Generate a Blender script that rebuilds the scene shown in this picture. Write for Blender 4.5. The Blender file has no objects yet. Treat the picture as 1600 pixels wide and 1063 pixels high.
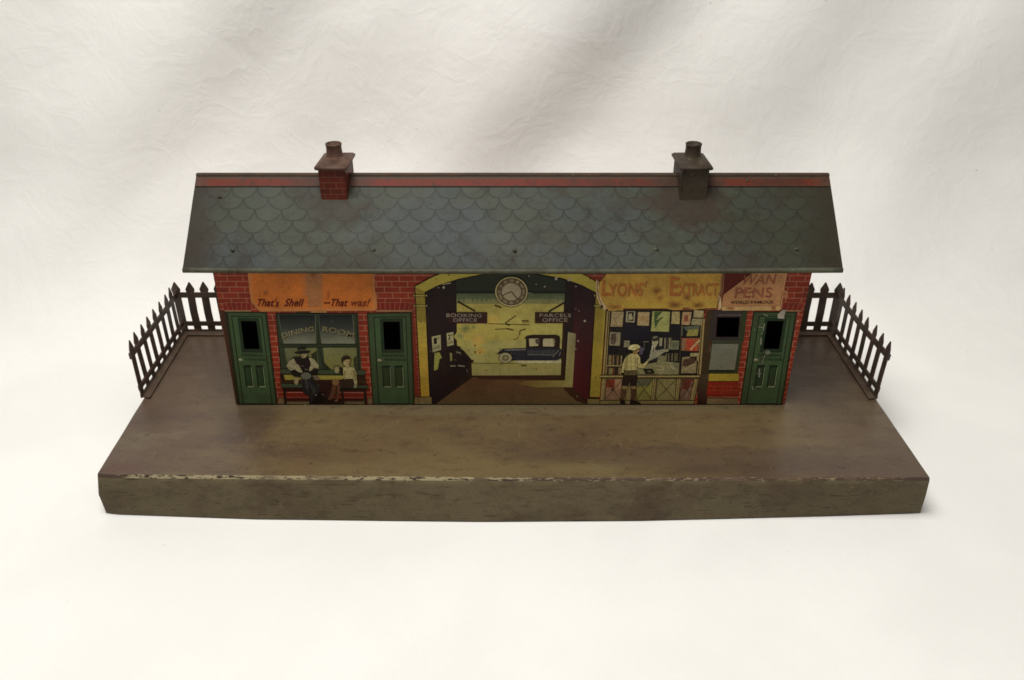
import bpy, bmesh, math, random
import numpy as np
from mathutils import Vector, noise, geometry
random.seed(7)
SC = bpy.context.scene
COL = SC.collection

# ------------------------------------------------------------------ camera
CAMP = (.0005, -.33307, .29058); PITCH = .51303; FPX = 1305.36
cd = bpy.data.cameras.new('camera'); cam = bpy.data.objects.new('camera', cd); COL.objects.link(cam)
cam.location = CAMP; cam.rotation_euler = (math.pi/2-PITCH, 0, 0)
cd.sensor_width = 36; cd.lens = FPX/1600*36; cd.clip_start = .01; cd.clip_end = 50
SC.camera = cam
# ------------------------------------------------------------------ light
W = bpy.data.worlds.new('World'); SC.world = W; W.use_nodes = True
W.node_tree.nodes['Background'].inputs[0].default_value = (1, .975, .96, 1)
W.node_tree.nodes['Background'].inputs[1].default_value = .13
def area(name, loc, aim, size, power, col):
    l = bpy.data.lights.new(name, 'AREA'); l.shape = 'DISK'; l.size = size; l.energy = power; l.color = col
    o = bpy.data.objects.new(name, l); COL.objects.link(o); o.location = loc
    o.rotation_euler = (Vector(aim)-Vector(loc)).to_track_quat('-Z', 'Y').to_euler(); return o
area('ceiling_lamp', (-.17, -.10, .95), (0, -.02, 0), .5, 8.7, (1, .967, .93))
area('front_light', (.25, -.42, .95), (0, -.05, 0), .5, 1.8, (1, .975, .95))  # weaker second area light from the front right
SC.view_settings.view_transform = 'Standard'; SC.view_settings.look = 'None'
SC.view_settings.exposure = 0; SC.view_settings.gamma = 1; SC.view_settings.use_curve_mapping = False
SC.render.engine = 'CYCLES'; SC.cycles.max_bounces = 8; SC.cycles.use_denoising = True; SC.cycles.pixel_filter_type = 'BLACKMAN_HARRIS'; SC.cycles.filter_width = 1.65

# ------------------------------------------------------------------ photo measuring helpers
_F = np.array([0, math.cos(PITCH), -math.sin(PITCH)]); _R = np.array([1., 0, 0]); _U = np.cross(_R, _F); _C = np.array(CAMP)
def ray(x, y): return _F+_R*(x-800)/FPX-_U*(y-531.5)/FPX
def onY(x, y, Y): d = ray(x, y); return tuple(_C+d*(Y-_C[1])/d[1])
def onZ(x, y, Z): d = ray(x, y); return tuple(_C+d*(Z-_C[2])/d[2])
H = .0242; FY = .06482            # platform top, facade plane
RY, RZ = .0961, .1492             # ridge
EY, EZ = .05482, .11354           # front eave
EW = .16794; HC = .0009
def lin(c, g=1.0, a=1):
    r = []
    for v in c[:3]:
        v /= 255.; v = v/12.92 if v <= .04045 else ((v+.055)/1.055)**2.4
        r.append(min(v*g, .9))
    return (*r, a)

# ------------------------------------------------------------------ materials
class NT:
    def __init__(s, name):
        s.m = bpy.data.materials.new(name); s.m.use_nodes = True; s.t = s.m.node_tree; s.b = s.t.nodes['Principled BSDF']
    def n(s, typ, **kw):
        o = s.t.nodes.new(typ)
        for k, v in kw.items():
            if isinstance(k, str) and hasattr(o, k): setattr(o, k, v)
        return o
    def l(s, a, b): s.t.links.new(a, b)
    def put(s, sock, v):
        if hasattr(v, 'is_output'): s.l(v, sock)
        else: sock.default_value = v
    def math(s, op, a, b=0., c=None, clamp=False):
        o = s.n('ShaderNodeMath', operation=op); o.use_clamp = clamp
        s.put(o.inputs[0], a); s.put(o.inputs[1], b)
        if c is not None: s.put(o.inputs[2], c)
        return o.outputs[0]
    def mix(s, f, a, b, mode='MIX'):
        o = s.n('ShaderNodeMix'); o.data_type = 'RGBA'; o.blend_type = mode
        s.put(o.inputs[0], f); s.put(o.inputs[6], a); s.put(o.inputs[7], b); return o.outputs[2]
    def noise(s, scale, detail=4., rough=.55, vec=None, dist=0.):
        o = s.n('ShaderNodeTexNoise'); o.inputs['Scale'].default_value = scale; o.inputs['Detail'].default_value = detail
        o.inputs['Roughness'].default_value = rough; o.inputs['Distortion'].default_value = dist
        s.l(vec or s.obj(), o.inputs['Vector']); return o.outputs[0]
    def obj(s):
        if not hasattr(s, '_o'): s._o = s.n('ShaderNodeNewGeometry').outputs['Position']
        return s._o
    def xyz(s, v=None):
        o = s.n('ShaderNodeSeparateXYZ'); s.l(v or s.obj(), o.inputs[0]); return o.outputs
    def scale(s, v, sc):
        o = s.n('ShaderNodeMapping'); s.l(v, o.inputs[0]); o.inputs['Scale'].default_value = sc; return o.outputs[0]
    def step(s, v, a, b):       # smooth ramp a..b -> 0..1
        o = s.n('ShaderNodeMapRange'); o.interpolation_type = 'SMOOTHSTEP'
        s.put(o.inputs[0], v); o.inputs[1].default_value = a; o.inputs[2].default_value = b; return o.outputs[0]
    def blob(s, x, y, cx, cy, rx, ry):   # soft ellipse 1 in centre
        a = s.math('MULTIPLY', s.math('SUBTRACT', x, cx), 1/rx); b = s.math('MULTIPLY', s.math('SUBTRACT', y, cy), 1/ry)
        d = s.math('ADD', s.math('MULTIPLY', a, a), s.math('MULTIPLY', b, b))
        return s.math('SUBTRACT', 1., s.step(d, .15, 1.), clamp=True)
    def bump(s, h, dist, strength=1.):
        o = s.n('ShaderNodeBump'); o.inputs['Strength'].default_value = strength; o.inputs['Distance'].default_value = dist
        s.l(h, o.inputs['Height']); s.l(o.outputs[0], s.b.inputs['Normal'])
    def fin(s, col, rough=.45, spec=.5, metal=0., gain=1.):
        if gain != 1.: col = s.mix(1., col, (gain, gain, gain, 1), 'MULTIPLY')
        s.put(s.b.inputs['Base Color'], col); s.put(s.b.inputs['Roughness'], rough)
        s.b.inputs['Specular IOR Level'].default_value = spec; s.put(s.b.inputs['Metallic'], metal); return s.m

def mat_print():
    k = NT('lithographed_tin')
    at = k.n('ShaderNodeAttribute', attribute_name='Col'); a = at.outputs['Color']; det = at.outputs['Alpha']
    f = k.math('ADD', k.math('MULTIPLY', k.math('SUBTRACT', k.noise(950, 3, .6, dist=.8), .5), 3.6), 1.)
    f = k.math('MAXIMUM', k.math('MINIMUM', f, 1.7), .35)
    f = k.math('ADD', 1., k.math('MULTIPLY', k.math('SUBTRACT', f, 1.), det))
    cf = k.n('ShaderNodeCombineXYZ'); [k.l(f, cf.inputs[i]) for i in range(3)]
    a = k.mix(1., a, cf.outputs[0], 'MULTIPLY')
    mo = k.math('ADD', .62, k.math('ADD', k.math('MULTIPLY', k.noise(620, 4, .7), .46), k.math('MULTIPLY', k.noise(150, 4, .6), .34)))
    cbm = k.n('ShaderNodeCombineXYZ'); [k.l(mo, cbm.inputs[i]) for i in range(3)]
    a = k.mix(1., a, cbm.outputs[0], 'MULTIPLY')
    c = k.mix(k.step(k.noise(55, 6, .7), .38, .75), a, k.mix(.38, a, lin((60, 48, 28))))
    c = k.mix(k.step(k.noise(900, 3, .6), .5, .85), c, k.mix(.35, c, lin((30, 22, 14))))
    c = k.mix(k.step(k.noise(420, 2, .5), .765, .78), c, lin((150, 135, 110)))
    k.bump(k.noise(60, 2), .0004, .5)
    return k.fin(c, k.math('ADD', .34, k.math('MULTIPLY', k.noise(90, 4), .25)), .10)
def mat_brick(name, red, mort, w=.0082, h=.0033, dirt=.45, off=(0, 0, 0)):
    k = NT(name)
    X = k.xyz(); cb = k.n('ShaderNodeCombineXYZ')
    k.l(k.math('ADD', k.math('ADD', X[0], X[1]), off[0]), cb.inputs[0]); k.l(k.math('ADD', X[2], off[2]), cb.inputs[1])
    b = k.n('ShaderNodeTexBrick'); k.l(cb.outputs[0], b.inputs['Vector'])
    b.inputs['Scale'].default_value = 1; b.inputs['Brick Width'].default_value = w; b.inputs['Row Height'].default_value = h
    b.inputs['Mortar Size'].default_value = .00022; b.inputs['Mortar Smooth'].default_value = .35
    b.inputs['Color1'].default_value = lin(red, 1.0); b.inputs['Color2'].default_value = lin(tuple(v*.86 for v in red), 1.0)
    b.inputs['Mortar'].default_value = lin(mort)
    c = k.mix(k.step(k.noise(45, 6, .7), .35, .8), b.outputs[0], k.mix(dirt, b.outputs[0], lin((45, 32, 22))))
    c = k.mix(k.step(k.noise(700, 3, .6), .5, .9), c, k.mix(.5, c, lin((40, 22, 16))))
    k.bump(k.noise(60, 2), .0004, .5)
    return k.fin(c, .45, .12)
def mat_roof():
    k = NT('scalloped_roof_tin')
    uv = k.n('ShaderNodeUVMap'); uv.uv_map = 'UVMap'
    wob = k.n('ShaderNodeTexNoise'); wob.inputs['Scale'].default_value = 160; k.l(k.obj(), wob.inputs['Vector'])
    U_ = k.xyz(uv.outputs[0]); X = k.xyz()
    wv = k.math('MULTIPLY', k.math('SUBTRACT', wob.outputs[0], .5), .22)
    u = k.math('ADD', U_[0], wv); v = k.math('ADD', U_[1], wv)
    j = k.math('FLOOR', v); fv = k.math('SUBTRACT', v, j)
    par = k.math('MULTIPLY', k.math('MODULO', k.math('ADD', j, 20.), 2.), .5)
    uu = k.math('ADD', u, par); iu = k.math('FLOOR', uu); fu = k.math('SUBTRACT', k.math('SUBTRACT', uu, iu), .5)
    y = k.math('SQRT', k.math('MAXIMUM', k.math('SUBTRACT', 1., k.math('MULTIPLY', k.math('MULTIPLY', fu, fu), 4.)), 0.))
    # distance to the arc measured radially (semicircle radius .5 tile = 1 row)
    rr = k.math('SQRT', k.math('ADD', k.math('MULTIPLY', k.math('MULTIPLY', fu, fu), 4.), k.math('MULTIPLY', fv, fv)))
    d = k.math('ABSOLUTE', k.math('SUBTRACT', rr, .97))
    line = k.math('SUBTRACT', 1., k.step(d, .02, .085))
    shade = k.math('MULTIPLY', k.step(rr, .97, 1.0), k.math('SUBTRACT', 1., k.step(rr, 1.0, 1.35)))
    inside = k.math('LESS_THAN', rr, .97)
    wn = k.n('ShaderNodeTexWhiteNoise'); wn.noise_dimensions = '2D'
    cb = k.n('ShaderNodeCombineXYZ'); k.l(k.math('ADD', iu, k.math('MULTIPLY', k.math('SUBTRACT', 1., inside), 17.)), cb.inputs[0]); k.l(j, cb.inputs[1]); k.l(cb.outputs[0], wn.inputs['Vector'])
    c = k.mix(k.step(k.noise(16, 3), .42, .6), lin((84, 89, 74)), lin((80, 87, 86)))
    c = k.mix(k.math('MULTIPLY', wn.outputs[0], .28), c, lin((58, 68, 58)))
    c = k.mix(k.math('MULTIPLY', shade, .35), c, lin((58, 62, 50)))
    keep = k.step(k.noise(40, 3), .22, .5)
    c = k.mix(k.math('MULTIPLY', k.math('MULTIPLY', line, keep), .62), c, lin((38, 40, 31)))
    # rust and grime
    gr = k.step(k.noise(30, 8, .8, dist=.4), .47, .60)
    c = k.mix(k.math('MULTIPLY', gr, .5), c, lin((68, 58, 45)))
    endm = k.step(k.math('ADD', k.math('ABSOLUTE', X[0]), k.math('MULTIPLY', k.noise(35, 5, .6), .03)), .158, .180)
    c = k.mix(k.math('MULTIPLY', endm, .85), c, lin((64, 55, 43)))
    cm = k.noise(70, 5, .6)
    for cx, st, rx in ((.0955, .8, .027), (-.0925, .55, .018)):
        m = k.blob(k.math('ADD', X[0], k.math('MULTIPLY', k.math('SUBTRACT', cm, .5), .05)), k.math('ADD', X[1], k.math('MULTIPLY', k.math('SUBTRACT', cm, .5), -.03)), cx, .083, rx, .014)
        c = k.mix(k.math('MULTIPLY', m, st), c, lin((70, 56, 44)))
    m = k.blob(X[0], k.math('ADD', X[1], k.math('MULTIPLY', cm, .01)), .148, .075, .05, .04)
    c = k.mix(k.math('MULTIPLY', m, .5), c, lin((62, 60, 44)))
    c = k.mix(k.step(k.noise(330, 3, .6), .60, .72), c, k.mix(.5, c, lin((52, 40, 30))))
    c = k.mix(k.math('MULTIPLY', k.step(k.noise(110, 6, .75), .52, .66), .4), c, lin((48, 44, 36)))
    k.bump(k.noise(35, 3), .0006, .6)
    return k.fin(c, k.math('ADD', .36, k.math('MULTIPLY', k.noise(60, 5), .25)), .12, 0., .57)
def mat_tin(name, a, b, c3, scale=14, rough=.42, spots=.5, streak=False, spec=.4, gain=.8):
    k = NT(name); X = k.xyz()
    c = k.mix(k.step(k.noise(scale, 5, .65, dist=.6), .38, .62), lin(a), lin(b))
    c = k.mix(k.math('MULTIPLY', k.step(k.noise(scale*2.3, 6, .7), .45, .7), .8), c, lin(c3))
    v = k.scale(k.obj(), (1, 2, 2)) if streak else k.obj()
    if streak:
        c = k.mix(k.math('MULTIPLY', k.step(k.noise(22, 6, .6, vec=k.scale(k.obj(), (1, 2, 2))), .50, .70), .2), c, lin((58, 46, 36)))
        c = k.mix(k.math('MULTIPLY', k.step(k.noise(90, 4, .6, vec=k.scale(k.obj(), (1, 12, 12))), .62, .65), .7), c, lin((44, 32, 24)))
        c = k.mix(k.math('MULTIPLY', k.math('MULTIPLY', k.step(X[2], .0195, .0225), k.step(k.noise(50, 4), .42, .52)), .5), c, lin((134, 124, 92)))
    c = k.mix(k.step(k.noise(120, 5, .7, vec=v), .45, .8), c, k.mix(spots, c, lin((40, 32, 22))))
    c = k.mix(k.step(k.noise(1400, 2, .6), .45, .75), c, k.mix(.25, c, lin((30, 26, 18))))
    c = k.mix(k.math('MULTIPLY', k.step(k.noise(380, 3, .7), .62, .68), .35), c, lin((140, 122, 96)))
    k.bump(k.noise(30, 3), .0006, .5)
    return k.fin(c, k.math('ADD', rough, k.math('MULTIPLY', k.noise(50, 5), .22)), spec*.5, 0., gain)
def mat_platform():
    k = NT('worn_olive_tin'); X = k.xyz(); lv = k.scale(k.obj(), (1, 2.6, 1))
    n1 = k.noise(9, 4, .55, vec=lv)
    c = k.mix(k.step(n1, .40, .62), lin((122, 104, 70)), lin((110, 90, 62)))
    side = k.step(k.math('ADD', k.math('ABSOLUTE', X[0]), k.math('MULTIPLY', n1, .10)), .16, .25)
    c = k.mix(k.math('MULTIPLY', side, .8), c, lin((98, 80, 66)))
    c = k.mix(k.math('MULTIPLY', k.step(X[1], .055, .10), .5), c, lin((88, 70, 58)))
    big = k.noise(13, 6, .62, vec=lv)
    c = k.mix(k.math('MULTIPLY', k.step(big, .50, .68), .5), c, lin((84, 66, 56)))
    c = k.mix(k.math('MULTIPLY', k.step(big, .47, .32), .4), c, lin((128, 116, 84)))
    m = k.blob(k.math('ADD', X[0], k.math('MULTIPLY', n1, .02)), k.math('ADD', X[1], k.math('MULTIPLY', n1, .02)), -.135, .058, .020, .024)
    c = k.mix(k.math('MULTIPLY', m, .6), c, lin((76, 60, 50)))
    m = k.blob(X[0], k.math('ADD', X[1], k.math('MULTIPLY', n1, .03)), .09, .030, .11, .014)
    c = k.mix(k.math('MULTIPLY', m, .55), c, lin((84, 68, 58)))
    m = k.blob(X[0], k.math('ADD', X[1], k.math('MULTIPLY', n1, .012)), 0, .068, .19, .010)
    c = k.mix(k.math('MULTIPLY', m, .35), c, lin((140, 128, 98)))  # soft pale sheen along the house foot, painted into the colour
    # reddish flaked patch at the near left corner
    m = k.math('MULTIPLY', k.blob(X[0], X[1], -.198, .006, .012, .007), k.step(k.noise(260, 3), .42, .55))
    c = k.mix(k.math('MULTIPLY', m, .4), c, lin((110, 60, 48)))
    c = k.mix(k.math('MULTIPLY', k.step(k.noise(60, 8, .8, vec=lv), .50, .66), .5), c, lin((74, 58, 42)))
    c = k.mix(k.step(k.noise(60, 5, .7, vec=k.scale(k.obj(), (1, 1.8, 1.8))), .54, .8), c, k.mix(.35, c, lin((52, 40, 28))))
    c = k.mix(k.step(k.noise(240, 3, .6), .63, .74), c, k.mix(.5, c, lin((45, 34, 25))))
    c = k.mix(k.math('MULTIPLY', k.step(k.noise(420, 5, .75, vec=k.scale(k.obj(), (.5, 1.6, 1))), .56, .70), .45), c, lin((124, 110, 84)))
    sc = k.step(k.noise(130, 2, .4, vec=k.scale(k.obj(), (6, .4, 1)), dist=.3), .70, .74)
    c = k.mix(k.math('MULTIPLY', sc, .35), c, lin((140, 120, 92)))
    c = k.mix(k.step(k.noise(1500, 2, .6), .45, .75), c, k.mix(.22, c, lin((30, 26, 18))))
    k.bump(k.noise(22, 4), .0009, .5)
    return k.fin(c, k.math('ADD', .22, k.math('MULTIPLY', k.noise(40, 6), .32)), .36, 0., .72)
def mat_edge():
    k = NT('chipped_edge_paint'); X = k.xyz()
    base = lin((104, 88, 66))
    n = k.noise(260, 4, .65, vec=k.scale(k.obj(), (1, 3.5, 3.5)))
    # heavy wear left of the middle, thinner to the right
    thr = k.math('ADD', n, k.math('MULTIPLY', k.step(k.math('ABSOLUTE', k.math('ADD', X[0], .10)), .05, .13), -.10))
    worn = k.step(thr, .44, .48)
    tip = k.step(k.math('ABSOLUTE', X[0]), .19, .202)
    c = k.mix(worn, lin((56, 42, 32)), lin((150, 138, 106)))
    c = k.mix(k.math('MULTIPLY', k.step(k.noise(60, 4), .50, .60), .65), c, base)
    c = k.mix(k.math('MULTIPLY', k.step(X[0], -.03, .04), .45), c, lin((96, 74, 58)))
    c = k.mix(tip, c, lin((70, 54, 44)))
    return k.fin(c, .5, .4)
def mat_cloth():
    k = NT('white_cotton_sheet')
    v = k.obj(); X = k.xyz()
    w1 = k.noise(1500, 2, .5, vec=k.scale(v, (1, .35, 1))); w2 = k.noise(1500, 2, .5, vec=k.scale(v, (.35, 1, 1)))
    cr = k.noise(38, 7, .62, dist=.9); cr2 = k.noise(14, 4, .5, dist=1.4)
    up = k.step(X[1], .14, .24)
    rg = k.math('SUBTRACT', 1., k.math('MULTIPLY', k.math('ABSOLUTE', k.math('SUBTRACT', k.noise(24, 3, .55, dist=1.2), .5)), 6.), clamp=True)
    cr = k.math('ADD', cr, k.math('MULTIPLY', k.math('MULTIPLY', rg, rg), .22))
    h = k.math('ADD', k.math('MULTIPLY', k.math('ADD', w1, w2), .035),
               k.math('MULTIPLY', k.math('ADD', k.math('MULTIPLY', cr, .55), k.math('MULTIPLY', cr2, 1.2)), k.math('ADD', .55, k.math('MULTIPLY', up, .7))))
    k.bump(h, .0030, .34)
    c = k.mix(k.step(k.noise(9, 3), .4, .65), lin((232, 231, 226)), lin((237, 236, 231)))
    c = k.mix(k.math('MULTIPLY', k.step(k.noise(160, 2, .5), .775, .80), .28), c, lin((150, 145, 135)))
    c = k.mix(k.math('MULTIPLY', k.step(k.noise(1700, 2, .5), .5, .8), .12), c, lin((190, 184, 176)))
    return k.fin(c, .9, .15)
def mat_ridge():
    k = NT('faded_red_ridge_tin'); X = k.xyz(); n = k.noise(120, 5, .6)
    z = k.math('ADD', X[2], k.math('MULTIPLY', k.math('SUBTRACT', n, .5), .0006))
    m = k.math('MULTIPLY', k.step(z, .1449, .1455), k.math('SUBTRACT', 1., k.step(z, .1476, .1482)))
    red = k.mix(k.step(k.noise(24, 5, .7), .45, .62), lin((108, 42, 26)), lin((80, 44, 32)))
    c = k.mix(m, lin((78, 58, 44)), red)
    for cx in (.0955, -.0925):
        g = k.blob(X[0], X[1], cx, .09, .024, .03); c = k.mix(k.math('MULTIPLY', g, .8), c, lin((66, 50, 38)))
    c = k.mix(k.step(k.math('ABSOLUTE', X[0]), .155, .168), c, lin((84, 60, 46)))
    c = k.mix(k.step(k.noise(300, 4, .7), .5, .75), c, lin((58, 42, 32)))
    k.bump(k.noise(40, 3), .0006, .6)
    return k.fin(c, .5, .12, 0., .8)
M = dict(prt=mat_print(), brick=mat_brick('printed_brick_tin', (160, 58, 36), (186, 126, 96), off=(.0021, 0, .0005)),
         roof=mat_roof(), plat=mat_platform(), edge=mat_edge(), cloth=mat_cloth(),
         front=mat_tin('worn_grey_green_tin', (116, 103, 76), (108, 95, 68), (96, 78, 58), 10, .38, .5, True, .35, .72),
         fence=mat_tin('dark_brown_tin', (92, 74, 60), (74, 60, 50), (60, 48, 42), 60, .4, .6, spec=.7),
         flange=mat_tin('brown_flange_tin', (96, 80, 64), (86, 70, 56), (66, 52, 44), 40, .45, .6),
         ridge=mat_ridge(),
         rim=mat_tin('rusty_seam_tin', (84, 62, 46), (70, 56, 42), (60, 48, 36), 40, .5, .5),
         eave=mat_tin('grey_green_eave_tin', (92, 94, 76), (80, 80, 64), (66, 56, 42), 30, .42, .6),
         stack=mat_brick('sooty_brick_tin', (98, 38, 26), (112, 68, 50), .0062, .0031, .7),
         cap=mat_tin('brown_chimney_tin', (102, 76, 62), (92, 64, 54), (70, 52, 42), 70, .45, .6),
         cap2=mat_tin('grimy_chimney_tin', (72, 62, 46), (64, 54, 42), (54, 40, 32), 70, .5, .5),
         dark=mat_tin('dark_inner_tin', (40, 36, 30), (34, 30, 26), (28, 24, 20), 30, .7, .5))  # near-black colour stands in for the darkness inside the openings

# ------------------------------------------------------------------ object helpers
def link(name, me, parent=None, mat=None):
    o = bpy.data.objects.new(name, me); COL.objects.link(o)
    if parent: o.parent = parent
    if mat: me.materials.append(mat)
    return o
def empty(name, loc=(0, 0, 0), parent=None):
    o = bpy.data.objects.new(name, None); COL.objects.link(o); o.location = loc; o.empty_display_size = .02
    if parent: o.parent = parent
    return o
def from_bm(name, bm, mat, parent=None, smooth=False):
    me = bpy.data.meshes.new(name); bmesh.ops.recalc_face_normals(bm, faces=bm.faces); bm.to_mesh(me); bm.free()
    if smooth:
        for p in me.polygons: p.use_smooth = True
    return link(name, me, parent, mat)
def add_box(bm, a, b, bev=0):
    vs = [bm.verts.new((x, y, z)) for z in (a[2], b[2]) for x, y in ((a[0], a[1]), (b[0], a[1]), (b[0], b[1]), (a[0], b[1]))]
    fs = [bm.faces.new([vs[i] for i in q]) for q in ((0, 1, 2, 3), (4, 5, 6, 7), (0, 1, 5, 4), (1, 2, 6, 5), (2, 3, 7, 6), (3, 0, 4, 7))]
    if bev:
        es = list({e for f in fs for e in f.edges}); bmesh.ops.bevel(bm, geom=es, offset=bev, segments=2, affect='EDGES')
def prism(bm, pts, off):          # polygon pts (3D) extruded by vector off
    a = [bm.verts.new(p) for p in pts]; b = [bm.verts.new(Vector(p)+Vector(off)) for p in pts]
    bm.faces.new(a); bm.faces.new(b[::-1]); n = len(a)
    for i in range(n): bm.faces.new([a[i], a[(i+1) % n], b[(i+1) % n], b[i]])

G = 1.45        # lithographed colours are read off in the shade of the eave: bring them back to pigment values
_tc = {}
def glyphs(s, bold, shear):
    key = (s, bold, shear)
    if key not in _tc:
        cu = bpy.data.curves.new('t', 'FONT'); cu.body = s; cu.offset = bold; cu.shear = shear; cu.resolution_u = 3; cu.space_character = 1.05
        o = bpy.data.objects.new('t', cu); COL.objects.link(o); bpy.context.view_layer.update()
        me = bpy.data.meshes.new_from_object(o.evaluated_get(bpy.context.evaluated_depsgraph_get()))
        vs = [tuple(v.co[:2]) for v in me.vertices]; fs = [tuple(p.vertices) for p in me.polygons]
        bpy.data.objects.remove(o); bpy.data.curves.remove(cu); bpy.data.meshes.remove(me)
        x0 = min(v[0] for v in vs); x1 = max(v[0] for v in vs); y0 = min(v[1] for v in vs); y1 = max(v[1] for v in vs)
        _tc[key] = ([((a-x0)/(x1-x0), (y1-b)/(y1-y0)) for a, b in vs], fs)
    return _tc[key]
def quadmap(q):
    (ax, ay), (bx, by), (cx, cy), (dx, dy) = q
    return lambda s, t: ((ax*(1-s)+bx*s)*(1-t)+(dx*(1-s)+cx*s)*t, (ay*(1-s)+by*s)*(1-t)+(dy*(1-s)+cy*s)*t)
class Print:
    """flat lithographed artwork on the tin facade"""
    def __init__(s, name, parent, m=None, g=G): s.name, s.parent, s.m, s.g = name, parent, m or (lambda x, y: (x, y)), g; s.v, s.f, s.c = [], [], []; s.det = .55 if name in ('person', 'hanging_magazine', 'book_row', 'motor_car') else .3 if name in ('bench', 'counter', 'armchair', 'bookstall', 'side_window', 'torn_edge', 'scratch') else .12
    def pt(s, p, k): x, y = s.m(*p); return onY(x, y, FY-k*6e-5)
    def poly(s, pts, col, k):
        n = len(s.v); s.v += [s.pt(p, k) for p in pts]; s.f.append(tuple(range(n, n+len(pts))))
        s.c += [lin(c, s.g, s.det) for c in (col if isinstance(col, list) else [col]*len(pts))]; return s
    def rect(s, x0, y0, x1, y1, col, k): return s.poly([(x0, y0), (x1, y0), (x1, y1), (x0, y1)], col, k)
    def line(s, pts, w, col, k):
        for (a, b), (c, d) in zip(pts, pts[1:]):
            L = math.hypot(c-a, d-b) or 1; nx, ny = -(d-b)/L*w/2, (c-a)/L*w/2
            s.poly([(a+nx, b+ny), (c+nx, d+ny), (c-nx, d-ny), (a-nx, b-ny)], col, k); k += .04
        return s
    def ell(s, cx, cy, rx, ry, col, k, n=20, rot=0):
        c, sn = math.cos(rot), math.sin(rot)
        return s.poly([(cx+rx*math.cos(t)*c-ry*math.sin(t)*sn, cy+rx*math.cos(t)*sn+ry*math.sin(t)*c) for t in [2*math.pi*i/n for i in range(n)]], col, k)
    def blob(s, cx, cy, rx, ry, cc, cr, k, n=14):
        js = [random.uniform(.75, 1.2) for _ in range(n)]
        for i in range(n):
            a, b = 2*math.pi*i/n, 2*math.pi*(i+1)/n; ja, jb = js[i], js[(i+1) % n]
            s.poly([(cx, cy), (cx+rx*ja*math.cos(a), cy+ry*ja*math.sin(a)), (cx+rx*jb*math.cos(b), cy+ry*jb*math.sin(b))], [cc, cr, cr], k)
        return s
    def chip(s, cx, cy, r, col, k, st=1.6):
        n = 7; a0 = random.random()*6
        return s.poly([(cx+r*random.uniform(.5, 1.3)*math.cos(a0+2*math.pi*i/n), cy+st*r*random.uniform(.5, 1.2)*math.sin(a0+2*math.pi*i/n)) for i in range(n)], col, k)
    def text(s, t, q, col, k, bold=.0, shear=0., fn=None):
        vs, fs = glyphs(t, bold, shear); fn = fn or quadmap(q)
        n = len(s.v); s.v += [s.pt(fn(*p), k) for p in vs]; s.f += [tuple(i+n for i in f) for f in fs]; s.c += [lin(col, s.g, s.det)]*len(vs); return s
    def build(s, label=None):
        me = bpy.data.meshes.new(s.name); me.from_pydata(s.v, [], s.f)
        at = me.color_attributes.new('Col', 'FLOAT_COLOR', 'POINT'); at.data.foreach_set('color', [x for c in s.c for x in c])
        o = link(s.name, me, s.parent, M['prt'])
        if label: o['label'] = label
        return o
c1 = lambda x, y: (320+x/4.62, 410+y/4.62)
c2 = lambda x, y: (630+x/4.62, 410+y/4.62)
c3 = lambda x, y: (910+x/4.444, 410+y/4.444)
c4 = lambda x, y: (665+x/6.04, 510+y/6.04)
c5 = lambda x, y: (930+x/6.64, 480+y/6.64)
c6 = lambda x, y: (930+x/5, 415+y/5)
c7 = lambda x, y: (1090+x/6.64, 480+y/6.64)
cA = lambda x, y: (425+x/6.856, 485+y/6.856)

# ------------------------------------------------------------------ the sheet under and behind
def cloth():
    nx, ns = 260, 260
    folds = [  # (x, height along the sheet, crease angle, width, lift)
        (-.045, .17, 50, .050, .011), (.050, .17, 50, .045, -.010), (.17, .17, 52, .05, .004), (-.30, .17, 52, .055, .009), (-.17, .17, 52, .045, -.005),
        (-.42, .15, 52, .06, -.008), (.24, .17, 62, .06, -.004), (.33, .17, 60, .05, .008), (-.235, .19, 50, .035, -.007), (.5, .15, 60, .08, .006)]
    me = bpy.data.meshes.new('backdrop_cloth'); v = []; f = []
    S0, Y0, R, A = -.9, .175, .13, math.radians(82)
    for j in range(ns+1):
        t = j/ns; s = S0+t*(1.75)
        for i in range(nx+1):
            x = -1.0+2.0*i/nx
            y0 = Y0+.05*math.sin(x*4+.6)*0.6+.02*x; e = s-y0
            if e <= 0: y, z, a = s, 0., 0.
            elif e < R*A: a = e/R; y = y0+R*math.sin(a); z = R*(1-math.cos(a))
            else: a = A; q = e-R*A; y = y0+R*math.sin(A)+q*math.cos(A); z = R*(1-math.cos(A))+q*math.sin(A)
            h = 0.
            if e > 0:
                up = min(1, e/.10); up = up*up*(3-2*up)
                for fx, fz, ang, w, am in folds:
                    dx, dz = x-fx, e-fz; an = math.radians(ang)
                    d = dx*math.sin(an)-dz*math.cos(an); d += .010*math.sin(9*dz+fx*40)
                    h += 1.12*am*math.exp(-(d/w)**2)*up
                h += up*.006*noise.noise(Vector((x*5, e*7, 3.)))
            h += .0012*(noise.noise(Vector((x*6, s*6, 1.)))) * (1 if (abs(x) > .26 or s < -.03 or s > .17) else 0.15)
            if e <= 0 and abs(x) < .24 and s > -.03: h = min(h, -.0002)
            h += .0006*noise.noise(Vector((x*24, s*24, 5.))) * (1 if e > 0 else .15)
            v.append((x, y-h*math.sin(a), z+h*math.cos(a)-.0004))
    for j in range(ns):
        for i in range(nx):
            a = j*(nx+1)+i; f.append((a, a+1, a+nx+2, a+nx+1))
    me.from_pydata(v, [], f)
    for p in me.polygons: p.use_smooth = True
    o = link('backdrop_cloth', me, None, M['cloth']); o['kind'] = 'structure'
    o['label'] = 'creased white cotton sheet under and behind the toy station'
cloth()

# ------------------------------------------------------------------ the toy
T = empty('toy_station')
T['label'] = 'old printed tin toy railway station with scalloped roof and two chimneys, standing on white sheet'
T['category'] = 'toy station'

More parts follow.
